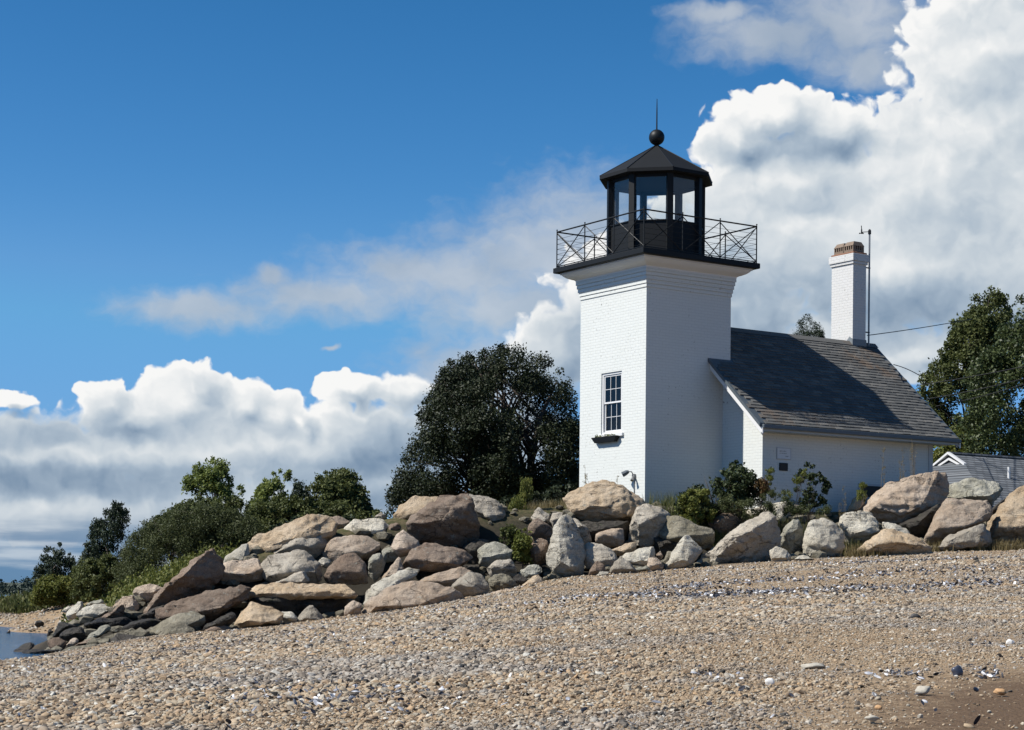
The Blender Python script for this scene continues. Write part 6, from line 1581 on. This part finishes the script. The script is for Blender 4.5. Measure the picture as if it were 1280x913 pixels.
def beach():
    rs = np.random.RandomState(2)
    def strip(y0, y1, n, smin, smax, sig, seed, bury):
        rs = np.random.RandomState(seed)
        Y = np.sqrt(rs.uniform(y0 * y0, y1 * y1, n))
        u = rs.uniform(-0.305, 0.305, n); X = u * Y
        keep = Y < np.interp(X, baseX, baseYs) + 0.5
        wet = np.hypot((X - 3.0) / 2.0, (Y - 5.5) / 4.3)
        keep &= rs.uniform(size=n) < np.clip(0.06 + (wet - 0.80) * 2.6 + 0.30 * fbm_np(X * 2, Y * 2, 4), 0.05, 1)
        # clean gravel streaks alternate with sandier ones
        stre = fbm_np(X * 0.7 + Y * 0.15, Y * 1.3, 8)
        keep &= rs.uniform(size=n) < np.clip(0.72 + 0.5 * stre, 0.30, 1)
        X, Y = X[keep], Y[keep]; m = len(X)
        s = np.clip(np.exp(rs.normal(math.log(smin), sig, m)), smin * 0.45, smax)
        s *= np.clip(1.0 + 0.55 * fbm_np(X * 1.3, Y * 1.1, 9), 0.6, 1.7)
        Z = ground_z(X, Y) + 0.022 * fbm_np(X, Y, 3) * np.clip((Y - 1) / 6, 0, 1)
        return np.stack([X, Y, Z + s * bury], 1), s, rs
    P_, S_ = [], []
    for a in ((4.2, 8, 140000, 0.0045, 0.021, 0.60, 1, 0.25), (8, 12, 160000, 0.0052, 0.023, 0.58, 5, 0.25), (12, 18, 170000, 0.0065, 0.029, 0.52, 6, 0.25), (18, 27, 110000, 0.0105, 0.036, 0.45, 7, 0.2), (27, 47, 120000, 0.0135, 0.045, 0.45, 8, 0.15)):
        p, s, _ = strip(*a); P_.append(p); S_.append(s)
    # far beach of the cove
    n = 9000; X = rs.uniform(-24, -9, n); Y = rs.uniform(55, 80, n); Z = ground_z(X, Y); k = (Z > 0.02) & (Z < 0.9)
    P_.append(np.stack([X, Y, Z], 1)[k]); S_.append(rs.uniform(0.03, 0.07, k.sum()))
    pts = np.concatenate(P_); s = np.concatenate(S_); n = len(pts)
    rot = np.stack([rs.normal(0, .35, n), rs.normal(0, .35, n), rs.uniform(0, 6.28, n)], 1)
    scl = np.stack([s * rs.uniform(0.9, 1.5, n), s * rs.uniform(0.75, 1.15, n), s * rs.uniform(0.45, 0.85, n)], 1)
    gn_scatter('pebbles', pts, rot, scl, 'pebble', 'pebble', 'tan and grey pebbles covering the beach', 'pebbles', 1, 10, 0.42)
    # mussel shells washed up in lines and patches
    lines = [([(700, 748), (800, 746), (880, 745), (960, 741), (1060, 737), (1140, 735), (1215, 730), (1290, 724)], 2100, 0.42),
             ([(820, 738), (880, 732), (1010, 725), (1120, 716), (1290, 706)], 1100, 0.5),
             ([(480, 770), (560, 762), (640, 757), (720, 752)], 500, 0.35),
             ([(1000, 706), (1120, 702), (1290, 697)], 500, 0.45),
             ([(232, 862), (290, 850), (330, 856), (340, 868)], 330, 0.30), ([(0, 888), (20, 894), (40, 900)], 80, 0.22), ([(330, 880), (420, 872), (520, 870)], 160, 0.35),
             ([(1195, 806), (1240, 802)], 30, 0.14), ([(1228, 836), (1240, 850)], 40, 0.06), ([(1100, 846), (1160, 845)], 50, 0.10), ([(870, 842), (900, 846)], 30, 0.12),
             ([(690, 843), (720, 838)], 45, 0.10), ([(400, 790), (430, 806)], 60, 0.3), ([(520, 800), (560, 808)], 60, 0.3), ([(960, 780), (1010, 774)], 30, 0.2), ([(1040, 788), (1056, 784)], 25, 0.1)]
    Q = []
    for pl, cnt, spread in lines:
        pts3 = [hit_ground(*p) for p in pl]
        for _ in range(cnt):
            i = rs.randint(0, len(pts3) - 1); t = rs.uniform()
            c = pts3[i].lerp(pts3[i + 1], t)
            x_, y_ = c.x + rs.normal(0, spread * .5), c.y + rs.normal(0, spread * 1.6)
            if cnt < 400 or mnoise.noise(Vector((x_ * 0.7, y_ * 0.7, 3.0))) + 0.6 * mnoise.noise(Vector((x_ * 2.1, y_ * 2.1, 7.0))) > rs.uniform(-0.75, 0.25): Q.append((x_, y_))
    for _ in range(2600):                           # scattered ones
        Y = math.sqrt(rs.uniform(25, 45 ** 2)); Q.append((rs.uniform(-.3, .3) * Y, Y))
    Q = np.array(Q); Q = Q[Q[:, 1] < np.interp(Q[:, 0], baseX, baseYs) + 0.3]; n = len(Q)
    Z = ground_z(Q[:, 0], Q[:, 1])
    s = rs.uniform(0.011, 0.023, n) * np.where(Q[:, 1] > 15, 1.1, 0.62)
    pts = np.stack([Q[:, 0], Q[:, 1], Z + s * 0.6], 1)
    rot = np.stack([rs.normal(0, .6, n) + np.where(rs.uniform(size=n) < .5, 3.14, 0), rs.normal(0, .5, n), rs.uniform(0, 6.28, n)], 1)
    scl = np.stack([s * 1.7, s * 0.85, s * 0.45], 1)
    gn_scatter('mussel_shells', pts, rot, scl, 'mussel_shell', 'shell', 'dark blue and grey mussel shells washed up in lines', 'shells', 1, 3, 0.10)
beach()

def beach_stone(name, label, px, py, wpx, hpx, material, seed, flat=0.6, cat='stone'):
    g = hit_ground(px, py + hpx / 2)
    pm = F / g.y
    a, c = wpx / pm / 2, hpx / pm / 2
    bm = bmesh.new(); bmesh.ops.create_icosphere(bm, subdivisions=3, radius=1)
    rg = random.Random(seed); sv = Vector((rg.uniform(0, 50), rg.uniform(0, 50), 0))
    for v in bm.verts:
        d = 1 + 0.35 * mnoise.noise(v.co * 1.1 + sv) + 0.08 * mnoise.noise(v.co * 4 + sv)
        v.co = Vector((v.co.x * a * d, v.co.y * a * flat * d, (v.co.z * d + 0.55) * c))
    bm.normal_update()
    me = bpy.data.meshes.new(name); bm.to_mesh(me); bm.free()
    me.polygons.foreach_set('use_smooth', [True] * len(me.polygons)); me.materials.append(MATS[material])
    o = bpy.data.objects.new(name, me); COL.objects.link(o); o.location = (g.x, g.y, g.z + 0.004); o.rotation_euler = (0, rg.uniform(-.2, .2), rg.uniform(-.3, .3))
    tag(o, label, cat, 'single stones lying on the beach')
for a in (('beach_stone', 'dark upright stone standing alone on the upper right beach', 1144, 771, 13, 11, 'dark_stone', 1, .6),
          ('sea_shell', 'bright white shell on the right of the beach', 1166, 789, 14, 4, 'white_shell', 2, .6, 'shell'),
          ('sea_shell', 'smaller white shell left of the bright white one', 1144, 788.5, 6, 4, 'white_shell', 3, .6, 'shell'),
          ('beach_stone', 'flat pale grey stone lying on the middle right beach', 1017, 833, 30, 9, 'flat_stone', 4, .9),
          ('beach_stone', 'pale stone on the dark wet sand nearest the camera', 1089, 898, 17, 7, 'flat_stone', 5, .8),
          ('beach_stone', 'orange stone on the dark wet sand', 1098, 885, 9, 6, 'orange_stone', 6, .8),
          ('beach_stone', 'brown rounded stone at the right edge of the wet sand', 1250, 865, 15, 8, 'orange_stone', 7, .8),
          ('beach_stone', 'grey white stone above the wet sand', 1153, 862, 20, 11, 'flat_stone', 8, .8),
          ('beach_stone', 'small dark stone on the middle of the beach', 769, 835, 10, 5, 'dark_stone', 9, .8),
          ('sea_shell', 'upturned blue white mussel shell near the flat grey stone', 962, 851, 11, 10, 'white_shell', 10, .35, 'shell'),
          ('beach_stone', 'pair of dark stones far up the left beach', 388, 807, 11, 5, 'dark_stone', 11, .7),
          ('sea_shell', 'small white oyster shell by the right edge of the beach', 1262, 803, 9, 8, 'white_shell', 12, .5, 'shell'),
          ('beach_stone', 'black mussel clump on the right beach above the wet sand', 1196, 838, 14, 16, 'blue_shell', 13, .8)):
    beach_stone(*a)
